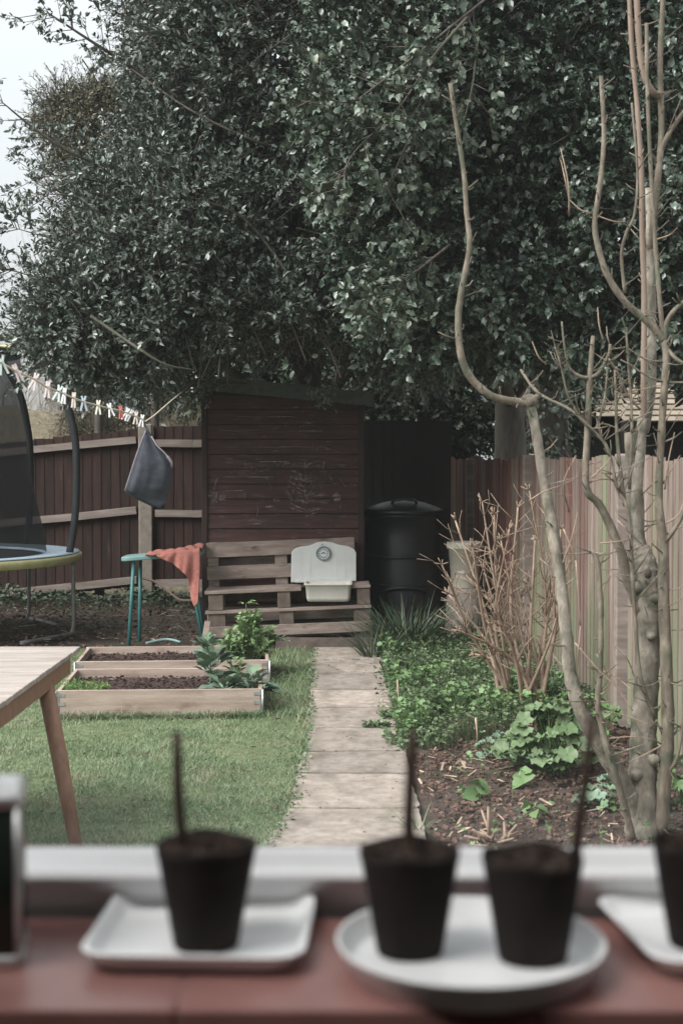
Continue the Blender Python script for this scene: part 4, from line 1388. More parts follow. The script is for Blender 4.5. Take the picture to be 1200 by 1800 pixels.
# ------------------------------------------------------------------ crowns of leaves
def crown(ells, n_boughs, tw, k, L, W, T, inner=.3, blen=(.45, .95), zmin=None, face=.55, up=.12, droop=0.0, tlen=(.12, .28), reject=None, upn=.55, outn=.35):
    """ells: (centre, radii, weight). Sprays of leafy twigs grow out of the surface of the lobes, with sparser foliage inside."""
    C = np.array([e[0] for e in ells]); Rr = np.array([e[1] for e in ells]); wt_ = np.array([e[2] for e in ells], float)
    pr = wt_ / wt_.sum()
    starts, dirs, lens = [], [], []
    tries = 0
    while len(starts) < n_boughs and tries < n_boughs * 60:
        tries += 1
        i = NR.choice(len(ells), p=pr)
        u = rvec(1)[0]
        if u[1] > face: continue                       # the far side of the crown is never seen
        rad = NR.uniform(.88, 1.06) if NR.random() > inner else NR.uniform(.45, .9)
        p = C[i] + u * Rr[i] * rad
        nrm = unit((u / Rr[i])[None])[0]
        # inside another lobe: only the interior share survives
        q = ((p - C) / Rr); ins = (q ** 2).sum(1) < .78
        ins[i] = False
        if ins.any() and NR.random() > .22: continue
        if zmin is not None and p[2] < zmin(p[0], p[1]): continue
        if reject is not None and reject(p): continue
        d = unit((nrm * .75 + rvec(1)[0] * .65 + np.array([0, -.1, up - droop]))[None])[0]
        ln = NR.uniform(*blen)
        starts.append(p - d * ln * .75); dirs.append(d); lens.append(ln)
    S, D, Ln = np.array(starts), np.array(dirs), np.array(lens)
    n = len(S)
    t = NR.uniform(.15, 1, (n, tw)); t[:, 0] = 1
    base = S[:, None, :] + D[:, None, :] * (t * Ln[:, None])[..., None]
    base[..., 2] -= droop * .35 * (t ** 2) * Ln[:, None]
    r = NR.normal(size=(n, tw, 3)); r = unit(r - D[:, None] * (r * D[:, None]).sum(-1, keepdims=True))
    td = unit(D[:, None, :] * .8 + r * .75 + np.array([0, 0, up - droop]))
    td[:, 0] = D
    tl = NR.uniform(tlen[0], tlen[1], (n, tw))
    bp, bd, bl = base.reshape(-1, 3), td.reshape(-1, 3), tl.reshape(-1)
    A = twig_leaves(bp, bd, bl, k, L, W, T=T, up=upn, out=outn)
    B = sticks(bp, bp + bd * bl[:, None], .0035, .002)
    E = sticks(S, S + D * Ln[:, None], .010, .004)
    return A, join_arrays([B, E]), (S, D, Ln)


def px_ell(px, py, rx, ry, Y, ryd, wt=1.0):
    c = at(px, py, Y); s = Y / FPX
    return ((c.x, c.y, c.z), (rx * s, ryd, ry * s), wt)


def branch_spray(pts, r0, nb, tw, k, L, W, T, spread=.9, blen=(.15, .4), t0=.15):
    """a visible limb with leafy twigs all along it; returns the limb tube and leaf arrays"""
    P = spline(pts, 6)
    mb = MB(); m = len(P)
    mb.tube(P, [r0 * (1 - .8 * i / (m - 1)) for i in range(m)], 6, bump=.05)
    A = np.array([tuple(p) for p in P])
    t = np.clip(NR.uniform(t0, 1, nb), 0, .999) * (m - 1)
    t[:2] = m - 1.001
    i = t.astype(int); f = (t - i)[:, None]
    base = A[i] * (1 - f) + A[i + 1] * f
    d = unit(A[i + 1] - A[i])
    r = rvec(nb); r = unit(r - d * (r * d).sum(1, keepdims=True))
    td = unit(d * .7 + r * spread + np.array([0, 0, .15]))
    tl = NR.uniform(*blen, nb)
    q = NR.uniform(.2, 1, (nb, tw)); q[:, 0] = 1
    b2 = (base[:, None] + td[:, None] * (q * tl[:, None])[..., None]).reshape(-1, 3)
    r2 = unit(NR.normal(size=(nb, tw, 3)) * .55 + td[:, None]).reshape(-1, 3)
    l2 = NR.uniform(.06, .16, nb * tw)
    lv = twig_leaves(b2, r2, l2, k, L, W, T=T)
    st = join_arrays([sticks(base, base + td * tl[:, None], .005, .002), sticks(b2, b2 + r2 * l2[:, None], .0025, .0015)])
    return mb, lv, st


def limb(pts, r0, r1, n=8):
    P = spline(pts, 5); m = len(P)
    return MB().tube(P, [r0 + (r1 - r0) * i / (m - 1) for i in range(m)], n, bump=.06)


class LimbSet:
    def __init__(self, root, mat, name='limb'): self.a = (root, mat, name)
    def add(self, v, f, smooth):
        MB().add(v, f, smooth).build(self.a[2], M[self.a[1]], self.a[0], fix=False)


# ------------------------------------------------------------------ big holly, left and centre
e1 = [px_ell(480, 130, 220, 230, 12.6, 1.8, 3), px_ell(330, 440, 195, 160, 12.0, 1.3, 2.2), px_ell(560, 350, 250, 260, 12.8, 1.7, 3),
      px_ell(275, 430, 100, 110, 11.8, .9, 1.1), px_ell(170, 565, 92, 70, 11.6, .7, 1.0), px_ell(330, 585, 250, 88, 11.9, 1.0, 2.2), px_ell(520, 570, 190, 85, 11.9, 1.0, 1.6),
      px_ell(350, 110, 80, 120, 12.4, .9, 1.0), px_ell(335, 290, 95, 100, 12.2, .9, 1.0), px_ell(650, 60, 200, 220, 12.8, 1.4, 2),
      px_ell(620, 620, 140, 60, 12.3, .8, .8), px_ell(700, 480, 150, 130, 12.6, 1.0, 1.0), px_ell(460, -120, 230, 130, 13, 1.8, 1.2)]
HZ = lambda x, y: 2.66 if -1.25 < x < .42 else (2.22 if x < -1.35 else 2.3)
holly = empty('holly_tree', (-.35, 15.0, 0), 'big small-leaved holly tree with grey-green glossy crown over the shed', 'tree')
A, B, info = crown(e1, int(3100 * DENS), 8, 9, .052, .0235, LEAF, inner=.34, zmin=lambda x, y: HZ(x, y) + .06)
eb = [px_ell(590, 200, 280, 330, 15.5, .9, 2.4), px_ell(390, 330, 130, 230, 14.6, .8, 1.2), px_ell(520, 540, 330, 140, 14.9, .8, 2.2), px_ell(760, 300, 200, 380, 15.5, .8, 1.6)]
A2, B2, _ = crown(eb, 520, 7, 7, .15, .085, LEAF, inner=.3, zmin=lambda x, y: 2.72 if -1.4 < x < .5 else 2.6)
lv, stw = [A, A2], [B, B2]
limbs = LimbSet(holly, 'barkgrey')
for pts, r0, nb in (([(470, 330, 12.2), (330, 190, 11.7), (235, 120, 11.5), (150, 65, 11.3), (85, 22, 11.2)], .03, 22),
                    ([(300, 150, 12.0), (230, 40, 11.8), (205, -30, 11.8)], .02, 16),
                    ([(400, 380, 12.0), (240, 310, 11.5), (130, 270, 11.3), (60, 225, 11.2), (5, 180, 11.1)], .025, 24),
                    ([(230, 330, 11.6), (130, 310, 11.3), (70, 310, 11.2)], .012, 7),
                    ([(300, 520, 11.6), (180, 500, 11.3), (95, 495, 11.1), (40, 480, 11.0), (0, 470, 11)], .016, 24),
                    ([(250, 470, 11.6), (130, 430, 11.3), (60, 410, 11.2), (25, 400, 11.2)], .012, 9),
                    ([(240, 370, 11.6), (130, 345, 11.3), (70, 340, 11.2)], .012, 9),
                    ([(260, 600, 11.3), (150, 600, 11.1), (85, 590, 11.0), (50, 575, 11.0)], .014, 20),
                    ([(220, 640, 11.2), (140, 640, 11.0), (75, 632, 11.0)], .012, 18),
                    ([(300, 650, 11.3), (235, 668, 11.2), (150, 668, 11.1)], .012, 18),
                    ([(520, 610, 12.2), (545, 640, 12.15), (572, 672, 12.15)], .010, 7), ([(420, 610, 12.2), (400, 635, 12.1), (372, 655, 12.1)], .010, 8)):
    mb, l_, s_ = branch_spray([at(*p) for p in pts], r0, int(nb * 1.2), 4, 7, .05, .023, LEAF, blen=(.12, .3))
    limbs.add(mb.v, mb.f, True); lv.append(l_); stw.append(s_)
V, P = join_arrays(lv); npmesh('crown', V, P, M['holly'], holly)
V, P = join_arrays(stw); npmesh('twigs', V, P, M['barkdark'], holly)
limb([(-.35, 15.0, 0), (-.4, 15.0, 1.6), (-.3, 14.9, 3.2), (-.2, 14.6, 5)], .2, .08, 12).build('trunk', M['barkdark'], holly)
for pts in ([(-.4, 15, 1.7), (-1.2, 14.2, 2.6), (-2.0, 13.2, 3.3)], [(-.35, 14.95, 2.4), (-1.0, 13.4, 3.6), (-1.6, 12.4, 4.4)], [(-.3, 14.9, 2.0), (.3, 13.8, 2.9), (.6, 13.0, 3.6)]):
    limb(pts, .075, .03).build('branch', M['barkdark'], holly)
for pts in ([(520, 500, 11.0), (430, 385, 10.95), (330, 345, 10.9), (250, 320, 11)], [(490, 260, 11.2), (430, 240, 11.1), (330, 190, 11.1), (230, 120, 11.3)],
            [(160, 555, 10.8), (240, 610, 10.6), (290, 640, 10.6), (340, 650, 10.7)], [(690, 440, 11.3), (600, 420, 11.2), (520, 400, 11.2)]):
    limb([at(*p) for p in pts], .014, .006, 6).build('limb', M['barkgrey'], holly, fix=False)

# ------------------------------------------------------------------ broad-leaved holly, right
e2 = [px_ell(760, 130, 190, 200, 10.6, 1.2, 2.4), px_ell(960, 190, 240, 230, 11.2, 1.5, 3), px_ell(1140, 330, 190, 230, 10.4, 1.3, 2.4), px_ell(740, 410, 130, 140, 10.6, .8, 1.3),
      px_ell(900, 470, 210, 125, 10.8, 1.0, 2.0), px_ell(1120, 520, 180, 95, 10.5, 1.0, 1.6), px_ell(1130, 60, 200, 200, 10.8, 1.3, 2), px_ell(700, 250, 110, 150, 10.4, .7, 1.2),
      px_ell(860, -80, 280, 130, 11, 1.5, 1.2), px_ell(1000, 560, 160, 55, 11.2, .8, 1.0), px_ell(760, 570, 130, 60, 11.4, .7, .9), px_ell(1290, 250, 160, 330, 10.2, 1.2, 1.2)]
holly2 = empty('holly_tree', (at(897, 900, 17.4).x, 17.4, 0), 'broad-leaved holly tree with darker spiny leaves and grey trunk at the right', 'tree')
A, B, _ = crown(e2, int(1900 * DENS), 7, 8, .067, .038, SPINY, inner=.34, zmin=lambda x, y: 2.45)
eb = [px_ell(900, 150, 330, 300, 13.8, .8, 2.4), px_ell(1120, 400, 240, 230, 13.4, .8, 1.5), px_ell(860, 480, 230, 150, 13.6, .8, 1.2)]
A2, B2, _ = crown(eb, 380, 7, 7, .15, .085, LEAF, inner=.3, zmin=lambda x, y: 2.6)
lv, stw = [A, A2], [B, B2]
limbs = LimbSet(holly2, 'barkgrey')
for pts, r0, nb in (([(760, 250, 10.2), (700, 210, 9.9), (650, 175, 9.7), (610, 160, 9.6)], .015, 18), ([(800, 380, 10.2), (700, 350, 9.9), (640, 300, 9.7)], .015, 18),
                    ([(800, 520, 10.4), (720, 500, 10.2), (660, 480, 10.1)], .012, 16), ([(1020, 480, 10.2), (960, 540, 10), (900, 590, 10)], .014, 22),
                    ([(1100, 520, 10), (1060, 570, 9.9), (1000, 610, 9.9)], .014, 18), ([(860, 520, 10.6), (800, 570, 10.5), (720, 600, 10.5)], .013, 22),
                    ([(1180, 520, 9.8), (1200, 580, 9.7), (1190, 620, 9.7)], .013, 14)):
    mb, l_, s_ = branch_spray([at(*p) for p in pts], r0, int(nb * 1.2), 4, 6, .08, .046, SPINY)
    limbs.add(mb.v, mb.f, True); lv.append(l_); stw.append(s_)
V, P = join_arrays(lv); npmesh('crown', V, P, M['holly2'], holly2)
V, P = join_arrays(stw); npmesh('twigs', V, P, M['barkdark'], holly2)
tx = at(897, 900, 17.4).x
limb([(tx, 17.4, 0), (tx, 17.4, 1.2), (tx - .02, 17.35, 2.2), (tx - .05, 17.1, 3.4), (tx - .2, 16, 5)], .235, .13, 14).build('trunk', M['barkgrey'], holly2)
for pts in ([(tx, 17.3, 2.3), (1.4, 15.0, 3.2), (1.2, 12.5, 4.0)], [(tx, 17.3, 2.4), (2.6, 14.8, 3.4), (2.4, 12, 4)]):
    limb(pts, .09, .04).build('branch', M['barkgrey'], holly2)

# variegated, lighter branch of leaves hanging nearer in the middle top
var = holly2
lv, stw = [], []
limbs = LimbSet(var, 'barkgrey', 'branch')
for pts, nb in (([(900, -40, 9.6), (800, 40, 9.2), (700, 120, 8.9), (600, 190, 8.8), (548, 175, 8.8)], 34), ([(820, 30, 9.2), (760, 100, 8.9), (700, 190, 8.8), (620, 270, 8.7), (600, 330, 8.7)], 34),
                ([(760, 150, 9.0), (720, 240, 8.9), (680, 330, 8.9)], 16), ([(790, 430, 9.6), (740, 470, 9.4), (700, 500, 9.3), (680, 545, 9.3)], 34), ([(840, 60, 9.4), (830, 150, 9.2), (810, 230, 9.2)], 14)):
    mb, l_, s_ = branch_spray([at(*p) for p in pts], .011, nb, 3, 5, .066, .042, SPINY, blen=(.1, .3))
    limbs.add(mb.v, mb.f, True); lv.append(l_); stw.append(s_)
V, P = join_arrays(lv); npmesh('crown', V, P, M['variegated'], var)['label'] = 'lighter yellow-edged leaves'
V, P = join_arrays(stw); npmesh('twigs', V, P, M['barkgrey'], var)


# ------------------------------------------------------------------ conifers behind
def conifer(name, ells, n, mat, label, cat, trunk=None, L=.10, W=.012, k=9, group=None):
    c0 = ells[0][0]
    root = empty(name, (c0[0], c0[1], 0), label, cat, group)
    A, B, _ = crown(ells, n, 7, k, L, W, QUADLEAF, inner=.25, blen=(.3, .7), droop=.12, up=.05, tlen=(.15, .35))
    npmesh('crown', A[0], A[1], mat, root)
    npmesh('twigs', B[0], B[1], M['barkdark'], root)
    limb([(c0[0], c0[1] + .2, 0), (c0[0], c0[1] + .2, c0[2] * .6), (c0[0], c0[1] + .1, c0[2] + ells[0][1][2] * .7)], .06, .02).build('trunk', M['barkdark'], root)
    return root


conifer('conifer', [px_ell(165, 235, 62, 72, 16.5, .7, 1), px_ell(205, 300, 75, 120, 16.6, .7, 1), px_ell(150, 330, 50, 90, 16.6, .6, .7), px_ell(120, 190, 30, 26, 16.5, .4, .4), px_ell(195, 430, 80, 110, 16.6, .7, .6), px_ell(105, 215, 28, 22, 16.5, .4, .4), px_ell(175, 175, 34, 20, 16.5, .4, .4), px_ell(215, 200, 30, 40, 16.5, .4, .5)], 380,
        M['conifer'], 'olive-brown conifer showing above the holly against the sky, upper left', 'tree', L=.055, W=.015, k=11)
conifer('conifer', [px_ell(265, 25, 40, 60, 16.5, .5, 1), px_ell(300, 80, 60, 90, 16.6, .6, 1)], 80, M['conifer'], 'brownish conifer tip among the holly at the top, left of middle', 'tree')
conifer('conifer', [px_ell(185, 715, 62, 56, 20.5, .8, 1), px_ell(150, 745, 40, 40, 20.3, .6, .6), px_ell(230, 735, 45, 45, 20.5, .7, .6)], 130, M['conifer_dark'],
        'low dark brown-green conifer behind the back fence, above the sagging panel', 'conifer', L=.09)


# ------------------------------------------------------------------ dry bare shrubs, far trees
def bare(name, base, h, n, r, depth, mat, label, cat, group, spread=.5, forks=3, up=.25, shrink=.62, seg=4, nn=4):
    root = empty(name, base, label, cat, group)
    mb = MB()
    for i in range(n):
        a = 6.283 * i / n + U(-.4, .4)
        grow(mb, Vector(base) + Vector((U(-.1, .1), U(-.1, .1), 0)), (math.cos(a) * spread, math.sin(a) * spread, 1), h * U(.35, .5), r * U(.7, 1.1), depth, forks, up, .28, nn, .65, None, seg, shrink)
    mb.build('branches', mat, root, fix=False)
    return root


for px, Y, h, n, lab in ((60, 19.5, 2.3, 16, 'tan bramble thicket behind the sagging fence panel, beside the net'), (110, 21.5, 2.5, 9, 'tan bramble thicket behind the sagging fence panel, left of the dark conifer'),
                         (272, 19.0, 2.1, 20, 'tan tangle of bare twigs behind the fence above the concrete post'), (330, 19.6, 2.2, 20, 'tan tangle of bare twigs behind the fence, touching the shed roof edge'),
                         (10, 20.5, 2.6, 10, 'tan bramble thicket seen through the trampoline net')):
    c = at(px, 900, Y)
    bare('bramble_thicket', (c.x, Y, 0), h, n, .012, 4, M['drytwig'], lab, 'shrub', 'dry shrubs behind the back fence', spread=.8, forks=3, shrink=.68, nn=3)
for px, Y, h, n, lab in ((-20, 38, 8.0, 4, 'pale bare tree far away at the left edge, under the sky'), (62, 42, 7.8, 4, 'pale bare tree far away between the left edge and the holly'),
                         (25, 33, 5.0, 6, 'low pale bare tree far away at the left, in front of the taller ones')):
    c = at(px, 900, Y)
    bare('bare_tree', (c.x, Y, 0), h, n, .045, 5, M['fartwig'], lab, 'tree', 'bare trees far behind', spread=.35, forks=3, up=.3, shrink=.68, nn=3, seg=3)


# evergreen mass behind the back fence, between shed and outbuilding
def shrub(name, ells, n, L, W, mat, label, cat, group=None, T=LEAF, k=8):
    c0 = ells[0][0]
    root = empty(name, (c0[0], c0[1], 0), label, cat, group)
    A, B, _ = crown(ells, n, 7, k, L, W, T, inner=.3, zmin=lambda x, y: .2)
    npmesh('leaves', A[0], A[1], mat, root)
    npmesh('twigs', B[0], B[1], M['barkdark'], root)
    return root


G_EV = 'evergreen shrubs behind the back fence'
shrub('evergreen_shrub', [px_ell(690, 720, 70, 70, 19, .8, 1), px_ell(640, 700, 50, 50, 18.8, .6, .5)], 260, .08, .045, M['ivy'], 'evergreen shrub behind the back fence right of the shed roof', 'shrub', G_EV)
shrub('evergreen_shrub', [px_ell(800, 730, 80, 75, 19.5, .8, 1), px_ell(770, 660, 60, 60, 20, .8, .6)], 300, .08, .045, M['ivy'], 'evergreen shrub behind the back fence left of the grey trunk', 'shrub', G_EV)
shrub('evergreen_shrub', [px_ell(1000, 690, 75, 90, 22, .8, 1), px_ell(960, 720, 60, 90, 20, .6, .7), px_ell(1080, 650, 90, 50, 23.5, .7, .7), px_ell(1170, 640, 90, 50, 23.5, .7, .6)], 420, .08, .045, M['ivy'],
      'evergreen shrub behind the side fence between the two trunks and the roof', 'shrub', G_EV)
shrub('evergreen_shrub', [px_ell(560, 700, 130, 120, 23, 1.0, 1), px_ell(420, 660, 130, 120, 24, 1, 1), px_ell(800, 560, 320, 150, 25, 1.2, 2), px_ell(1080, 520, 250, 150, 25, 1.2, 1.5)], 760, .16, .09, M['ivy'],
      'tall dark evergreen backdrop shrub behind the hollies', 'shrub', G_EV)
# second dark trunk behind the fence
dt = empty('ivy_clad_tree', (at(962, 900, 18.2).x, 18.2, 0), 'broad dark ivy-clad trunk behind the fence, right of the grey trunk', 'tree')
x = at(962, 900, 18.2).x
limb([(x, 18.2, 0), (x + .03, 18.2, 1.4), (x - .03, 18.2, 2.4), (x + .02, 18.1, 3.4)], .29, .24, 14).build('trunk', M['barkdark'], dt)
n = 420
a = NR.uniform(math.pi, 2 * math.pi, n); z = NR.uniform(1.4, 3.3, n)
Pp = np.stack([x + .28 * np.cos(a), 18.2 + .28 * np.sin(a), z], -1)
A = leaf_arrays(Pp, unit(np.stack([np.cos(a) * .5, np.sin(a) * .5, -np.ones(n)], -1) + NR.normal(size=(n, 3)) * .4), unit(np.stack([np.cos(a), np.sin(a), .5 + 0 * a], -1)), .07, .05, LEAF)
npmesh('ivy', A[0], A[1], M['ivy'], dt)

# ------------------------------------------------------------------ multi-stemmed bare tree, right foreground
TD = 6.0
mt = empty('bare_tree', tuple(gnd(1130, 1482)), 'pale multi-stemmed bare tree with long pollarded shoots at the right', 'tree')


def stem(name, pts, w0, w1, mat='barktan', depth=TD, stubs=0, n=12, wl=None, k=5, bump=.035, slen=(.03, .09)):
    """pts: photo pixels (with optional own depth); w0, w1: widths in photo pixels"""
    W_ = [at(p[0], p[1], p[2] if len(p) > 2 else depth) for p in pts]
    P_ = spline(W_, k)
    m = len(P_)
    if wl is None: wl = [w0 + (w1 - w0) * i / (len(pts) - 1) for i in range(len(pts))]
    R_ = []
    for i in range(m):
        t = i / (m - 1) * (len(wl) - 1); a = min(int(t), len(wl) - 2); f = t - a
        R_.append(.8 * (wl[a] * (1 - f) + wl[a + 1] * f) * P_[i].y / FPX / 2 * (1 + .07 * math.sin(i * 1.7) * (1 if i % 4 else 1.8) * .6))
    mb = MB().tube(P_, R_, n, bump=bump)
    for s in range(int(stubs * 1.7)):
        i = RND.randint(1, m - 2)
        d = Vector((U(-1, 1), U(-1, .3), U(-.1, .9))).normalized()
        L = U(*slen) * (2.2 if U(0, 1) < .15 else 1)
        q = P_[i]
        r = min(R_[i] * .45, U(.0018, .0036))
        mb.tube([q, q + d * (R_[i] + L * .5), q + d * (R_[i] + L) + Vector((U(-.01, .01), 0, U(0, .015)))], [r * 1.25, r, r * .7], 5)
    return mb.build(name, M[mat], mt, fix=False)


stem('trunk', [(1128, 1500), (1129, 1470), (1129, 1380), (1131, 1290), (1136, 1190), (1140, 1110), (1141, 1058), (1139, 1020), (1134, 985), (1128, 960)], 0, 0, 'barkpale', stubs=10,
     wl=[92, 78, 62, 58, 55, 53, 62, 60, 44, 30], n=20, bump=.03, k=7)
# the pollard head: swollen collar with a dark hollow
for px, py, r, dy in ((1156, 1022, 15, -.012), (1122, 1032, 13, -.02), (1150, 1052, 11, -.045), (1143, 1118, 9, -.055), (1149, 1336, 11, -.055), (1118, 1362, 12, -.045)):
    c = at(px, py, TD + dy); rr = r * TD / FPX
    MB().lathe([(0, -rr), (rr * .6, -rr * .8), (rr * .97, -rr * .25), (rr, rr * .2), (rr * .7, rr * .75), (0, rr * .95)], 14, c=tuple(c), wob=.12).build('burr', M['barkpale'], mt, fix=False)
hl = MB(); c = at(1138, 1008, TD - .052); hl.lathe([(0, -.02), (.011, -.016), (.014, 0), (.010, .018), (0, .022)], 12, c=tuple(c), wob=.1); hl.build('hollow', M['barkdark'], mt, fix=False)
# long left stem with the elbow
stem('stem', [(1128, 1470, 6.0), (1112, 1410, 5.97), (1080, 1352, 5.93), (1047, 1298, 5.9), (1020, 1245, 5.88), (1003, 1190, 5.88), (996, 1125, 5.88), (988, 1045, 5.9), (977, 960, 5.92), (962, 880, 5.94), (946, 785, 5.96), (932, 708, 5.98)],
     0, 0, 'barkpale', stubs=16, wl=[34, 36, 38, 36, 34, 30, 28, 26, 25, 24, 22, 21], n=14, k=7)
kb = MB(); c = at(931, 704, 5.98); kb.lathe([(0, -.03), (.028, -.022), (.033, 0), (.026, .02), (0, .03)], 12, c=tuple(c), wob=.08)
kb.tube([at(938, 704, 5.98), at(944, 694, 5.97)], [.012, .009], 8); kb.build('burr', M['barktan'], mt, fix=False)
stem('shoot', [(932, 708, 5.98), (905, 706, 5.96), (862, 695, 5.92), (826, 662, 5.9), (809, 620, 5.88), (805, 560, 5.88), (810, 515, 5.88), (820, 465, 5.88), (825, 425, 5.88), (820, 375, 5.88), (815, 305, 5.88), (803, 225, 5.88), (791, 146, 5.88)],
     0, 0, 'barktan', stubs=18, wl=[20, 18, 17, 17, 16, 15, 14, 13, 12, 11, 10.5, 10, 9], slen=(.02, .05))
# upright right stem and its forks
stem('stem', [(1158, 1478), (1163, 1430, 5.96), (1170, 1343, 5.94), (1174, 1271, 5.93), (1170, 1150, 5.93), (1166, 1050, 5.93), (1165, 957, 5.93), (1158, 890, 5.93), (1160, 800, 5.93), (1166, 700, 5.93), (1171, 625, 5.93), (1167, 598, 5.93)], 0, 0, 'barktan',
     stubs=22, wl=[38, 32, 30, 28, 27, 26, 26, 18, 17, 17, 17, 19])
stem('shoot', [(1167, 600, 5.93), (1145, 572, 5.92), (1100, 532, 5.9), (1068, 485, 5.88), (1050, 430, 5.86), (1045, 388, 5.86), (1054, 325, 5.86), (1061, 240, 5.86), (1056, 133, 5.86)], 17, 9, 'barktan', stubs=12, slen=(.02, .04))
stem('shoot', [(1167, 600, 5.93), (1172, 565, 5.92), (1190, 540, 5.9), (1225, 515, 5.88)], 12, 9, 'barktan', stubs=3)
stem('shoot', [(1166, 590, 5.93), (1160, 540, 5.93), (1155, 475, 5.94), (1148, 380, 5.95), (1143, 290, 5.95), (1137, 150, 5.95), (1136, 40, 5.95)], 11, 8, 'barktan', stubs=8, slen=(.02, .04))
stem('shoot', [(1170, 610, 5.93), (1190, 632, 5.9), (1225, 650, 5.88)], 9, 7, 'barktan', stubs=2)
stem('shoot', [(1171, 672, 5.93), (1140, 662, 5.9), (1105, 640, 5.88), (1090, 632, 5.88)], 5, 3, 'barktan')
stem('shoot', [(1171, 672, 5.93), (1205, 672, 5.9)], 5, 4, 'barktan')
# reddish straight stem up to the top
stem('stem', [(1138, 1030, 6.02), (1124, 960, 6.05), (1118, 880, 6.05), (1126, 790, 6.06), (1130, 735, 6.06)], 36, 16, 'barkpale', stubs=4)
stem('shoot', [(1122, 850, 6.06), (1128, 790, 6.06), (1130, 745, 6.06), (1131, 640, 6.07), (1132, 525, 6.08), (1128, 400, 6.08), (1127, 300, 6.08), (1119, 180, 6.08), (1110, 80, 6.08), (1105, -20, 6.08)], 0, 0, 'barkred',
     stubs=14, wl=[10, 13, 14, 13, 13, 12, 12, 11, 11, 10], slen=(.015, .04))
stem('stem', [(1120, 1000, 6.08), (1118, 880, 6.1), (1108, 760, 6.12)], 36, 30, 'barkpale', stubs=6)
stem('stem', [(1128, 760, 6.14), (1141, 690, 6.16), (1144, 600, 6.18), (1143, 440, 6.2), (1140, 330, 6.2)], 30, 16, 'barkpale', stubs=8)
# top-right pale stems
stem('shoot', [(1143, 440, 6.15), (1156, 310, 6.1), (1162, 230, 6.1), (1160, 100, 6.1), (1166, -20, 6.1)], 16, 11, 'barktan', stubs=8)
stem('shoot', [(1162, 262, 6.1), (1175, 235, 6.08), (1205, 190, 6.05)], 12, 9, 'barktan', stubs=2)
stem('shoot', [(1160, 168, 6.1), (1146, 160, 6.06), (1130, 125, 6.04), (1122, 60, 6.04), (1118, -20, 6.04)], 15, 13, 'barkred', stubs=6)
stem('shoot', [(1098, 515, 6.0), (1092, 450, 5.98), (1100, 410, 5.97), (1115, 375, 5.97), (1120, 300, 5.98), (1110, 180, 6.0)], 8, 5, 'barktan', stubs=4)
# left fine stems
stem('stem', [(1112, 1478, 5.9), (1095, 1410, 5.86), (1070, 1330, 5.84), (1056, 1270, 5.84), (1050, 1232, 5.84), (1055, 1160, 5.84), (1055, 1063, 5.84), (1050, 990, 5.84), (1040, 968, 5.84)], 17, 10, 'barktan', stubs=24)
stem('stem', [(1125, 1080, 6.0), (1103, 1020, 5.98), (1089, 965, 5.96), (1056, 892, 5.94), (1033, 866, 5.92), (1029, 830, 5.92), (1033, 745, 5.92), (1036, 670, 5.92), (1042, 590, 5.92)], 0, 0, 'barktan', stubs=14, wl=[22, 22, 21, 18, 15, 15, 15, 13, 9])
stem('shoot', [(1035, 665, 5.92), (1016, 660, 5.9), (1000, 645, 5.89), (992, 610, 5.88), (987, 565, 5.88)], 9, 4, 'barktan', stubs=4)
stem('shoot', [(1036, 664, 5.92), (1052, 655, 5.91), (1070, 622, 5.9), (1072, 605, 5.9)], 10, 7, 'barktan', stubs=3)
stem('shoot', [(1068, 630, 5.9), (1085, 655, 5.92), (1100, 690, 5.93), (1125, 720, 5.95)], 7, 5, 'barkred', stubs=4)
stem('shoot', [(1046, 760, 5.92), (1062, 700, 5.9), (1070, 620, 5.9)], 6, 4, 'barktan', stubs=6)
stem('shoot', [(1030, 740, 5.92), (1000, 700, 5.88), (985, 640, 5.86), (975, 610, 5.86)], 6, 3, 'barktan', stubs=8)
stem('shoot', [(1151, 1261, 5.93), (1125, 1190, 5.9), (1114, 1060, 5.88), (1108, 950, 5.88), (1101, 890, 5.88), (1085, 860, 5.88), (1068, 790, 5.88), (1045, 760, 5.88), (1005, 722, 5.9), (945, 690, 6.0), (915, 650, 6.1)], 10, 6, 'barktan', stubs=26)
stem('shoot', [(1098, 890, 5.9), (1085, 780, 5.9), (1082, 700, 5.9), (1080, 650, 5.9)], 9, 5, 'barktan', stubs=10)
stem('shoot', [(1106, 860, 5.9), (1110, 740, 5.9), (1104, 640, 5.9), (1100, 575, 5.9)], 7, 5, 'barktan', stubs=8)
stem('shoot', [(1166, 957, 5.93), (1185, 930, 5.9), (1205, 895, 5.88)], 12, 9, 'barktan', stubs=2)
stem('shoot', [(1173, 1360, 5.93), (1190, 1330, 5.9), (1200, 1260, 5.9), (1207, 1100, 5.9)], 9, 6, 'barktan', stubs=4)
stem('shoot', [(1036, 760, 5.92), (1060, 745, 5.9), (1100, 760, 5.9)], 4, 3, 'barktan')
stem('shoot', [(1000, 900, 5.92), (990, 850, 5.8), (1012, 800, 5.8)], 4, 2, 'deadwood', stubs=4)
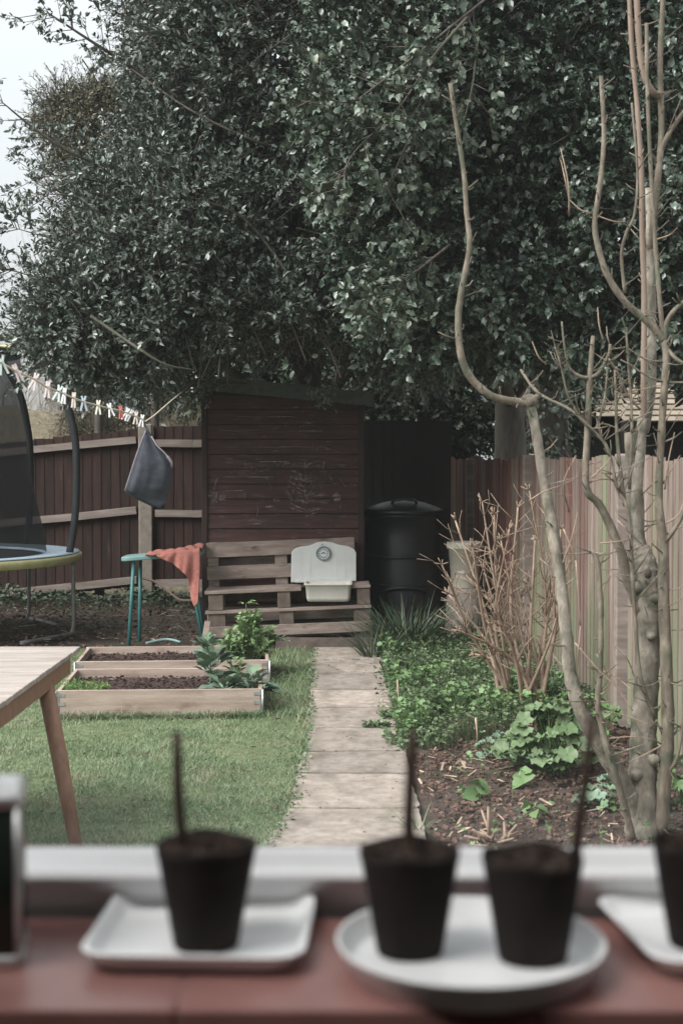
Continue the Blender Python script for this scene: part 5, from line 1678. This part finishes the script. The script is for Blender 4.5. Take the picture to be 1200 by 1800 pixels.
# fine side twigs criss-crossing the fence
tw_ = MB()
for a, b in (((1055, 1300), (1150, 1300)), ((1060, 1250), (1140, 1275)), ((1045, 1240), (1015, 1215)), ((1060, 1180), (1112, 1215)), ((1048, 1150), (1112, 1250)), ((1010, 1130), (1100, 1220)), ((1165, 1310), (1105, 1340)), ((1080, 1135), (1115, 1190)),
             ((985, 1000), (1015, 900)), ((990, 930), (1012, 985)), ((1012, 985), (1020, 1100)), ((1020, 1100), (1012, 1190)), ((1055, 955), (1110, 945)), ((1170, 920), (1200, 885)), ((1085, 915), (1130, 960)), ((1172, 1035), (1200, 1030)),
             ((1030, 850), (1090, 845)), ((930, 880), (1000, 850)), ((1040, 840), (1075, 800)), ((1165, 850), (1195, 800)), ((1170, 740), (1200, 700)), ((960, 640), (935, 600)), ((1060, 600), (1050, 540)), ((1000, 380), (985, 260)), ((1100, 390), (1040, 375)),
             ((1040, 375), (1000, 350)), ((1000, 350), (985, 280)), ((1155, 420), (1190, 400)), ((1168, 860), (1185, 760)), ((1060, 1085), (1075, 1000))):
    m_ = ((a[0] + b[0]) / 2 + U(-8, 8), (a[1] + b[1]) / 2 + U(-8, 8))
    dd = U(5.8, 5.95)
    tw_.tube(spline([at(*a, dd), at(*m_, dd - .03), at(*b, dd + U(-.1, .1))], 4), [.004 - .0022 * i / 8 for i in range(9)], 5)
tw_.build('twigs', M['deadwood'], mt, fix=False)

# ------------------------------------------------------------------ dead twiggy shrub
ds = empty('dead_shrub', tuple(gnd(928, 1258)), 'bare brown twiggy shrub in front of the side fence', 'shrub')
db = gnd(928, 1258)
dm = MB()
ends = [(847, 882), (800, 915), (776, 992), (788, 1045), (806, 1108), (868, 905), (910, 892), (930, 862), (958, 905), (985, 930), (830, 960), (818, 1010), (880, 950), (1000, 990), (940, 950), (850, 1000), (835, 1150), (900, 1000), (975, 1010), (865, 1060), (895, 930)]
for i, (ex, ey) in enumerate(ends):
    Y1 = db.y + U(-.35, .3)
    e = at(ex, ey, Y1)
    b = db + Vector((U(-.16, .14), U(-.12, .12), .02))
    mid = b.lerp(e, .45) + Vector((U(-.11, .11), U(-.08, .08), .05 + U(-.04, .07)))
    P_ = spline([b, mid, e], 7); m = len(P_)
    r0 = U(.011, .018)
    R_ = [r0 * (1 - .62 * j / (m - 1)) for j in range(m)]
    dm.tube(P_, R_, 7, bump=.08)
    dirn = (P_[-1] - P_[-3]).normalized()
    for q in range(RND.randint(4, 7)):               # clustered cut tips
        d = (dirn + Vector((U(-1, 1), U(-.6, .6), U(-.7, .7)))).normalized()
        dm.tube([P_[-1], P_[-1] + d * U(.02, .06)], [R_[-1] * .8, R_[-1] * .6], 5)
    for q in range(RND.randint(11, 16)):             # side twigs, forked
        j = RND.randint(m // 3, m - 2)
        d = (dirn * .6 + Vector((U(-1, 1), U(-.8, .8), U(-.4, .8)))).normalized()
        L = U(.07, .26)
        a = P_[j]; c = a + d * L * .6 + Vector((0, 0, U(-.01, .03))); f = c + (d + Vector((U(-.5, .5), U(-.5, .5), U(-.3, .5)))).normalized() * L * .5
        r = min(R_[j] * .5, U(.0028, .0052))
        dm.tube([a, c, f], [r, r * .75, r * .5], 5)
        if U(0, 1) < .6:
            g_ = c + (d + Vector((U(-1, 1), U(-.5, .5), U(-.5, .8)))).normalized() * L * .5
            dm.tube([c, g_], [r * .7, r * .45], 4)
dm.lathe([(.09, -.02), (.085, .05), (.05, .14), (.02, .2), (0, .21)], 12, c=tuple(db), wob=.12)
dm.build('branches', M['deadwood'], ds, fix=False)
# small cut stump of twigs by the pots
cs = MB(); c0 = gnd(880, 1490) + Vector((-.02, .03, 0))
for k in range(22):
    d = Vector((U(-1, 1), U(-.6, .6), U(.1, .9))).normalized()
    cs.tube([c0 + Vector((U(-.05, .05), U(-.03, .03), 0)), c0 + d * U(.07, .17)], [.008, .005], 6)
tag(cs.build('cut_stump', M['deadwood']), 'splayed stump of cut brown stems in the bare soil', 'plant stump')

# ------------------------------------------------------------------ strap-leaved clump, path edge
def strap_clump(base, n, L, wd, rad, mat, label):
    root = empty('grass_clump', tuple(base), label, 'ornamental grass')
    az = NR.uniform(0, 2 * math.pi, n)
    r = rad * np.sqrt(NR.random(n))
    P_ = np.stack([base[0] + r * np.cos(az), base[1] + r * np.sin(az), np.full(n, base[2])], -1)
    A = blades(P_, az + NR.normal(size=n) * .4, NR.uniform(L * .55, L * 1.15, n), NR.uniform(wd * .7, wd * 1.2, n), NR.uniform(.1, .6, n), NR.uniform(.2, 1.05, n), 7)
    npmesh('leaves', A[0], A[1], mat, root)
    return root


c = gnd(705, 1152); strap_clump((c.x + .06, c.y + .15, 0), 430, .62, .013, .2, M['strap'], 'big arching clump of grassy leaves at the far end of the path, before the bin')
c = gnd(660, 1160); strap_clump((c.x, c.y, 0), 120, .42, .011, .1, M['strap'], 'smaller clump of grassy leaves spilling over the path end')
c = gnd(838, 1130); strap_clump((c.x, c.y, 0), 130, .42, .011, .14, M['strap'], 'grassy clump in the shade under the bucket and dead shrub')
c = gnd(945, 1250); strap_clump((c.x + .1, c.y + .05, 0), 60, .34, .011, .06, M['strap'], 'narrow dark grassy tuft between dead shrub and broad-leaved plant')
c = gnd(735, 1466); strap_clump((c.x, c.y, .0), 26, .17, .007, .04, M['grass'], 'small thin grass tuft growing in the bare soil by the path')

DISC7 = disc_leaf(7, .16, .2)
# ------------------------------------------------------------------ green ground cover and weeds
def cover(name, n, sample, L, W, mat, hfun, T=DISC, stems=True, tilt=.5, label=None, kind='stuff', parent=None):
    P_ = []
    while len(P_) < n:
        p = sample()
        if p is None: continue
        P_.append((p[0], p[1], max(0.0, hfun(p[0], p[1])) * NR.uniform(.25, 1.05) + .008))
    P_ = np.array(P_)
    D = unit(np.concatenate([NR.normal(size=(n, 2)), NR.normal(size=(n, 1)) * .25 + .05], 1))
    N = unit(np.array([0, 0, 1.0]) + NR.normal(size=(n, 3)) * tilt)
    sz = NR.uniform(.6, 1.25, n)
    arr = [leaf_arrays(P_, D, N, L * sz, W * sz, T)]
    if stems:
        g_ = P_.copy(); g_[:, 2] = 0; g_[:, :2] += NR.normal(size=(n, 2)) * .012
        arr.append(sticks(g_, P_, .0014, .001))
    V, Q = join_arrays(arr)
    o = npmesh(name, V, Q, mat, parent)
    if parent is None: tag(o, label, None, None, kind)
    return o


def nz(x, y, f, o=0.0): return mnoise.noise(Vector((x * f, y * f, o)))


def bed_sample():
    y = U(7.55, 12.0)
    x = U(.32, FX(y) - .02)
    # front edge of the green patch: slants from the path back to the fence
    fe = 7.62 + (x - .35) * .95 + .28 * nz(x, y, 3.5)
    if y < fe: return None
    if nz(x, y, 2.2, 5) < -.33: return None
    return x, y


hcov = lambda x, y: .10 + .07 * nz(x, y, 1.7, 2) + .05 * nz(x, y, 5, 3) + .05 * (1 - abs((x - .75) / .55))
o = cover('ground_cover', int(17000 * DENS), bed_sample, .025, .023, M['cover'], hcov, T=DISC7)
o['label'] = 'low green leafy ground cover between path and side fence'
cover('ground_cover', 1300, lambda: (lambda p: p if p and nz(p[0], p[1], 2.0, 9) > .18 else None)(bed_sample()), .042, .04, M['herb'], lambda x, y: hcov(x, y) + .05)
# ragged edge over the slabs
cover('path_weeds', 420, lambda: (lambda y: (U(.24, .36) if y > 7.6 else U(.18, .25), y))(NR.choice([U(8.0, 10.8), U(8.62, 8.78), U(7.75, 8.1)])), .024, .022, M['cover'], lambda x, y: .05)
cover('path_weeds', 420, lambda: (lambda y: (path_left(y) + abs(NR.normal()) * .022, y))(U(5.4, 11.9)), .02, .018, M['cover'], lambda x, y: .04)
cover('joint_moss', 440, lambda: (lambda jy: (U(path_left(jy), path_right(jy)) if U(0, 1) < .4 else (path_right(jy) - abs(NR.normal()) * .12), jy + U(-.016, .016)))(RND.choice(joints[1:-1])), .012, .011, M['weed'], lambda x, y: .022, stems=False, T=DISC7)
cover('path_weeds', 260, lambda: (U(.14, .28), 8.34 + U(-.035, .035)), .02, .018, M['cover'], lambda x, y: .05)
# shade weeds along the foot of the back fence and thin growth on the bare soil
cover('weeds', 1500, lambda: (lambda x, y: (x, y) if nz(x, y, 1.2, 4) > -.15 else None)(U(-4.5, -1.1), 16.1 - abs(NR.normal()) * .5), .05, .042, M['weed'], lambda x, y: .13 + .1 * nz(x, y, 2, 1))
cover('weeds', 500, lambda: (U(-4.2, -1.1), U(12.6, 15.6)), .035, .03, M['weed'], lambda x, y: .05)
cover('weeds', 150, lambda: (lambda y: (U(.5, FX(y) - .05), y))(U(5.3, 7.8)), .028, .025, M['herb'], lambda x, y: .06 + .04 * nz(x, y, 3, 1))

# ------------------------------------------------------------------ litter: chips, straw, clods
def litter(name, n, sample, mat, size, flat=.35, long=2.0):
    mb = MB()
    k = 0
    while k < n:
        p = sample()
        if p is None: continue
        k += 1
        s = U(size * .5, size * 1.4)
        mb.box((p[0], p[1], p[2] + s * .2), (s * U(.8, long), s * U(.5, 1), s * flat), Matrix.Rotation(U(0, 6.28), 3, 'Z') @ Matrix.Rotation(U(-.4, .4), 3, 'Y'), jit=s * .15)
    o = mb.build(name, mat, None, fix=False)
    return tag(o, None, None, None, 'stuff')


litter('soil_clods', 4200, lambda: (lambda y: (U(.38, FX(y) - .03), y, .01))(U(5.0, 8.6)), M['chip'], .015, .55, 1.5)
litter('straw_litter', 330, lambda: (lambda y: (U(.38, FX(y) - .03), y, .02))(U(5.0, 8.8)), M['straw'], .010, .2, 8)
litter('path_debris', 260, lambda: (lambda y: (NR.choice([U(-.25, .33), U(.22, .36), -.26 + U(-.02, .05)]), y, .026))(U(5.3, 11.8)), M['chip'], .009, .4, 1.8)
litter('soil_clods', 1500, lambda: (U(-4.5, -.9), U(11.8, 16.0), .01), M['chip'], .022, .45, 2.0)
litter('straw_litter', 160, lambda: (U(-4.2, -1.0), U(12.2, 15.5), .02), M['straw'], .016, .2, 9)

# ------------------------------------------------------------------ single plants
def broad_plant(name, base, n, r, h, L, mat, label, cat='plant', T=None, tilt=.35, group=None):
    root = empty(name, tuple(base), label, cat, group)
    T = T or disc_leaf(16, .11, .055)
    az = NR.uniform(0, 6.283, n); q = np.sqrt(NR.random(n))
    P_ = np.stack([base[0] + r * q * np.cos(az), base[1] + r * q * np.sin(az), base[2] + h * (1.05 - .75 * q ** 1.5) * NR.uniform(.55, 1.05, n)], -1)
    D = unit(np.stack([np.cos(az), np.sin(az), -.25 + 0 * az], -1) + NR.normal(size=(n, 3)) * .3)
    N = unit(np.stack([np.cos(az) * .5, np.sin(az) * .5 - .25, np.ones(n)], -1) + NR.normal(size=(n, 3)) * tilt)
    sz = NR.uniform(.55, 1.15, n)
    A = leaf_arrays(P_ - D * (L * sz * .5)[:, None], D, N, L * sz, L * sz * .95, T)
    npmesh('leaves', A[0], A[1], mat, root)
    g_ = np.repeat(np.array([base], float), n, 0) + NR.normal(size=(n, 3)) * np.array([.03, .03, 0])
    S = sticks(g_, P_, .004, .002)
    npmesh('stalks', S[0], S[1], M['herb'], root)
    return root


c = gnd(985, 1368); broad_plant('leafy_plant', (c.x - .04, c.y + .12, 0), 105, .26, .38, .105, M['bigleaf'], 'pale green broad-leaved plant with scalloped leaves left of the bare tree')
c = gnd(935, 1345); broad_plant('leafy_plant', (c.x, c.y, 0), 34, .15, .18, .085, M['bigleaf'], 'small pale broad-leaved plant low at the edge of the bare soil')
c = gnd(1060, 1330); broad_plant('leafy_plant', (c.x, c.y + .4, 0), 36, .2, .3, .10, M['herb'], 'green broad-leaved plant behind the two thin stems of the bare tree')
c = gnd(1065, 1420); broad_plant('leafy_plant', (c.x, c.y, 0), 22, .14, .14, .085, M['glaucous'], 'low grey-green plant at the foot of the bare tree')
c = gnd(880, 1330); broad_plant('leafy_plant', (c.x, c.y, 0), 50, .17, .12, .055, M['glaucous'], 'low silvery-leaved plant at the front edge of the ground cover')
c = gnd(800, 1255); broad_plant('leafy_plant', (c.x, c.y, 0), 90, .22, .2, .042, M['herb'], 'brighter leafy clump in the middle of the ground cover')
c = gnd(1190, 1420); broad_plant('leafy_plant', (c.x, c.y, 0), 24, .16, .22, .09, M['herb'], 'green leafy plant right of the bare tree at the photo edge')
for px, py, l, lab in ((838, 1408, .085, 'young two-leaved seedling in the bare soil'), (925, 1385, .08, 'seedling with upright leaves in the bare soil, left of the broad-leaved plant'), (940, 1442, .085, 'seedling with dark leaves in the bare soil near the tree foot')):
    c = gnd(px, py); broad_plant('seedling', (c.x, c.y, 0), 6, .06, .11, l, M['herb'], lab, 'seedling', T=LEAF, tilt=.6)
# dry stalks in the ground cover
for px, py0, py1, lab in ((700, 1262, 1195, 'dry tan stalk standing in the ground cover by the path'), (838, 1318, 1262, 'short dry tan stalk at the front edge of the ground cover')):
    c = gnd(px, py0); e = at(px - 2, py1, c.y)
    tag(MB().tube([c, c.lerp(e, .5) + Vector((.004, 0, 0)), e], [.004, .004, .0065], 7, bump=.2).build('dry_stalk', M['straw'], fix=False), lab, 'stalk')

# vegetables in the raised beds ------------------------------------------------
def veg_leaves(root, base, n, r, h, L, W, mat, cup=.8, T=LEAF):
    az = NR.uniform(0, 6.283, n); t = NR.random(n)
    P_ = np.stack([base[0] + .02 * np.cos(az), base[1] + .02 * np.sin(az), base[2] + h * t], -1)
    D = unit(np.stack([np.cos(az), np.sin(az), cup * (.35 + .9 * t) - .2], -1))
    N = unit(np.stack([-np.cos(az) * .5, -np.sin(az) * .5, np.ones(n)], -1) + NR.normal(size=(n, 3)) * .25)
    s = NR.uniform(.65, 1.15, n) * (1 - .35 * t)
    st = P_ + D * (L * s * .35)[:, None]
    return [leaf_arrays(st, D, N, L * s, W * s, T), sticks(P_, st, .005, .003)]


CAB = (LEAF[0] * np.array([1, 1, 1.2]), LEAF[1])
for px, py, Y, n, h, L, W, m_, lab in ((372, 1195, 9.28, 40, .27, .14, .105, 'glaucous', 'tall grey-green cabbage plant leaning in the nearer raised bed'),
                                       (438, 1190, 9.15, 26, .09, .15, .11, 'glaucous', 'low spreading cabbage in the right corner of the nearer bed'),
                                       (395, 1195, 9.1, 20, .07, .14, .1, 'glaucous', 'low cabbage left of the corner cabbage in the nearer bed'),
                                       (412, 1180, 9.45, 42, .16, .075, .05, 'herb', 'bright green leafy plant behind the cabbages in the nearer bed')):
    c = at(px, py, Y); b = (c.x, Y, .105)
    root = empty('cabbage_plant' if m_ == 'glaucous' else 'leafy_plant', b, lab, 'vegetable')
    ar = veg_leaves(root, b, n, .1, h, L, W, M[m_])
    if h > .2:
        ar = veg_leaves(root, b, n, .1, h, L, W, M[m_], 1.0)
        top = (b[0] - .04, b[1], b[2] + h)
        ar += veg_leaves(root, top, 12, .05, .05, .09, .06, M[m_], 1.2)
    V, Q = join_arrays(ar); npmesh('leaves', V, Q, M[m_], root)
    MB().tube([b, (b[0] - .01, b[1], b[2] + h * .5), (b[0] - .03, b[1], b[2] + h)], [.013, .011, .008], 7).build('stalk', M['glaucous'], root)


def feather_plant(px, Y, n, r, h, lab, mat='feather', z=.105, name='carrot_tops'):
    c = at(px, 1195, Y)
    root = empty(name, (c.x, Y, z), lab, 'vegetable')
    az = NR.uniform(0, 6.283, n); q = np.sqrt(NR.random(n)) * r
    b = np.stack([c.x + .35 * q * np.cos(az), Y + .35 * q * np.sin(az), np.full(n, z)], -1)
    e = np.stack([c.x + q * np.cos(az) * 1.15, Y + q * np.sin(az) * .9, z + h * (1 - .5 * (q / r) ** 2) * NR.uniform(.6, 1.1, n)], -1)
    S = sticks(b, e, .0022, .001)
    d = unit(e - b); ln = np.linalg.norm(e - b, axis=1)
    A = twig_leaves(b + d * (ln * .35)[:, None], d, ln * .7, 22, .028, .006, T=QUADLEAF, spread=1.1)
    V, Q = join_arrays([S, A]); npmesh('leaves', V, Q, M[mat], root)


feather_plant(147, 9.05, 46, .15, .1, 'feathery bright green carrot tops in the left end of the nearer bed')
feather_plant(118, 9.2, 20, .1, .07, 'smaller feathery carrot tops in the far left corner of the nearer bed')

hb_root = empty('herb_bush', (at(437, 1140, 10.6).x, 10.6, .115), 'bushy bright green herb with a tall stalk in the farther raised bed', 'vegetable')
e3 = [px_ell(440, 1122, 42, 26, 10.6, .16, 1), px_ell(462, 1128, 24, 18, 10.6, .14, .7), px_ell(415, 1134, 26, 16, 10.6, .13, .7), px_ell(432, 1096, 22, 18, 10.6, .1, .6), px_ell(448, 1084, 10, 12, 10.6, .07, .35)]
arr = []
nst = 160
b0 = np.array([at(437, 1140, 10.6).x, 10.6, .115])
ee = []
for k in range(nst):
    el = e3[NR.choice(5, p=np.array([1, .7, .7, .6, .35]) / 3.35)]
    u = rvec(1)[0] * NR.uniform(.5, 1.25); u[2] = abs(u[2]) * (1 if NR.random() < .75 else -.5)
    ee.append(np.array(el[0]) + u * np.array(el[1]))
ee = np.array(ee); bb = np.repeat(b0[None], nst, 0) + np.stack([(ee[:, 0] - b0[0]) * .45, (ee[:, 1] - b0[1]) * .45, np.zeros(nst)], -1)
arr.append(sticks(bb, ee, .0035, .002))
dd_ = unit(ee - bb); ln_ = np.linalg.norm(ee - bb, axis=1)
arr.append(twig_leaves(bb + dd_ * (ln_ * .3)[:, None], dd_, ln_ * .75, 13, .052, .027, T=LEAF, up=.8, out=.1, spread=1.2))
top = at(432, 1062, 10.6); bs = at(436, 1110, 10.6)
stt = np.array([tuple(bs.lerp(top, t)) for t in (0, .3, .6, .85, 1)])
arr.append(sticks(stt[:-1], stt[1:], .005, .004))
arr += veg_leaves(hb_root, tuple(top), 9, .05, .02, .055, .035, M['herb'], .5) + veg_leaves(hb_root, tuple(bs.lerp(top, .5)), 4, .05, .02, .05, .03, M['herb'], .3)
V, Q = join_arrays(arr); npmesh('leaves', V, Q, M['paleherb'], hb_root)
c = at(488, 1118, 10.65)
sp_root = empty('leafy_plant', (c.x - .05, 10.65, .115), 'thin leafy shoot arching over the right end of the farther bed', 'vegetable')
P2 = [Vector((c.x - .06, 10.65, .12)), Vector((c.x - .04, 10.65, .24)), Vector((c.x + .02, 10.65, .27)), Vector((c.x + .06, 10.63, .25))]
MB().tube(spline(P2, 4), .004, 6).build('stalk', M['herb'], sp_root)
ar = []
for p in P2[1:]: ar += veg_leaves(sp_root, tuple(p), 5, .03, .01, .065, .03, M['glaucous'], .3)
V, Q = join_arrays(ar); npmesh('leaves', V, Q, M['glaucous'], sp_root)

# ------------------------------------------------------------------ lawn grass
def in_bed(x, y):
    for b, w_, l_ in ((bed1, 1.275, .93), (bed2, 1.375, .82)):
        d = Vector((x - b.location.x, y - b.location.y)); a = -b.rotation_euler.z
        u, v = d.x * math.cos(a) - d.y * math.sin(a), d.x * math.sin(a) + d.y * math.cos(a)
        if -.005 < u < w_ + .005 and -.005 < v < l_ + .005: return True
    return False


def lawn_pts(n):
    out = []
    while len(out) < n:
        y = 3.9 + 8.1 * RND.random() ** 1.1
        half = .27 * y + .15
        x = U(-half, path_left(y) + .03 * nz(y, 0, 6))
        if in_bed(x, y): continue
        if y > 11.6 + .3 * nz(x, 0, 2): continue
        if nz(x, y, 3.0, 1) < -.42 and RND.random() < .7: continue
        out.append((x, y))
    return np.array(out)


n = int(125000 * DENS)
xy = lawn_pts(n)
mn = np.array([nz(a, b, 1.6, 4) + .5 * nz(a, b, 6, 8) for a, b in xy])
P_ = np.concatenate([xy, np.full((n, 1), -.008)], 1)
hL = .031 * np.maximum(.35, 1 + .95 * mn) * NR.uniform(.6, 1.35, n)
A = blades(P_, NR.uniform(0, 6.283, n), hL, NR.uniform(.0022, .0038, n), NR.uniform(.1, .8, n), NR.uniform(.1, .9, n), 2)
tag(npmesh('grass', A[0], A[1], M['grass']), 'short mown lawn grass', None, None, 'stuff')
cover('clover', 1500, lambda: (lambda y: (lambda x: (x, y) if nz(x, y, 2.4, 21) > .1 and not in_bed(x, y) else None)(U(-.27 * y, path_left(y))))(U(5.0, 11.2)), .013, .013, M['cover'], lambda x, y: .026, T=DISC7)
litter('fallen_leaves', 90, lambda: (lambda y: (U(-.27 * y, path_left(y)), y, .02))(U(5.2, 11.2)), M['chip'], .018, .15, 1.6)
# taller uncut grass along boards, path, bench
pts = []
for k in range(int(5200)):
    r = RND.random()
    if r < .3:                                        # foot of the nearer bed's front board
        a = math.radians(3.5); u = U(0, 1.275); v = -abs(NR.normal()) * .025 - .004
        pts.append((bed1.location.x + u * math.cos(a) - v * math.sin(a), bed1.location.y + u * math.sin(a) + v * math.cos(a)))
    elif r < .62:                                     # strip between the beds and the path
        y = U(8.7, 11.6); pts.append((U(-.55, path_left(y)) if U(0, 1) < .6 else path_left(y) - abs(NR.normal()) * .05, y))
    elif r < .85:
        y = U(5.2, 11.8); pts.append((path_left(y) + .03 + .02 * nz(y, 1, 5) - abs(NR.normal()) * .04, y))
    else:
        pts.append((U(-1.1, -.3), U(11.5, 12.0)))
pts = np.array([p for p in pts if not in_bed(*p)]); n = len(pts)
P_ = np.concatenate([pts, np.full((n, 1), -.006)], 1)
A = blades(P_, NR.uniform(0, 6.283, n), NR.uniform(.045, .105, n), NR.uniform(.003, .0055, n), NR.uniform(.1, .7, n), NR.uniform(.2, .9, n), 3)
tag(npmesh('long_grass', A[0], A[1], M['grass']), 'longer uncut grass along boards and path', None, None, 'stuff')
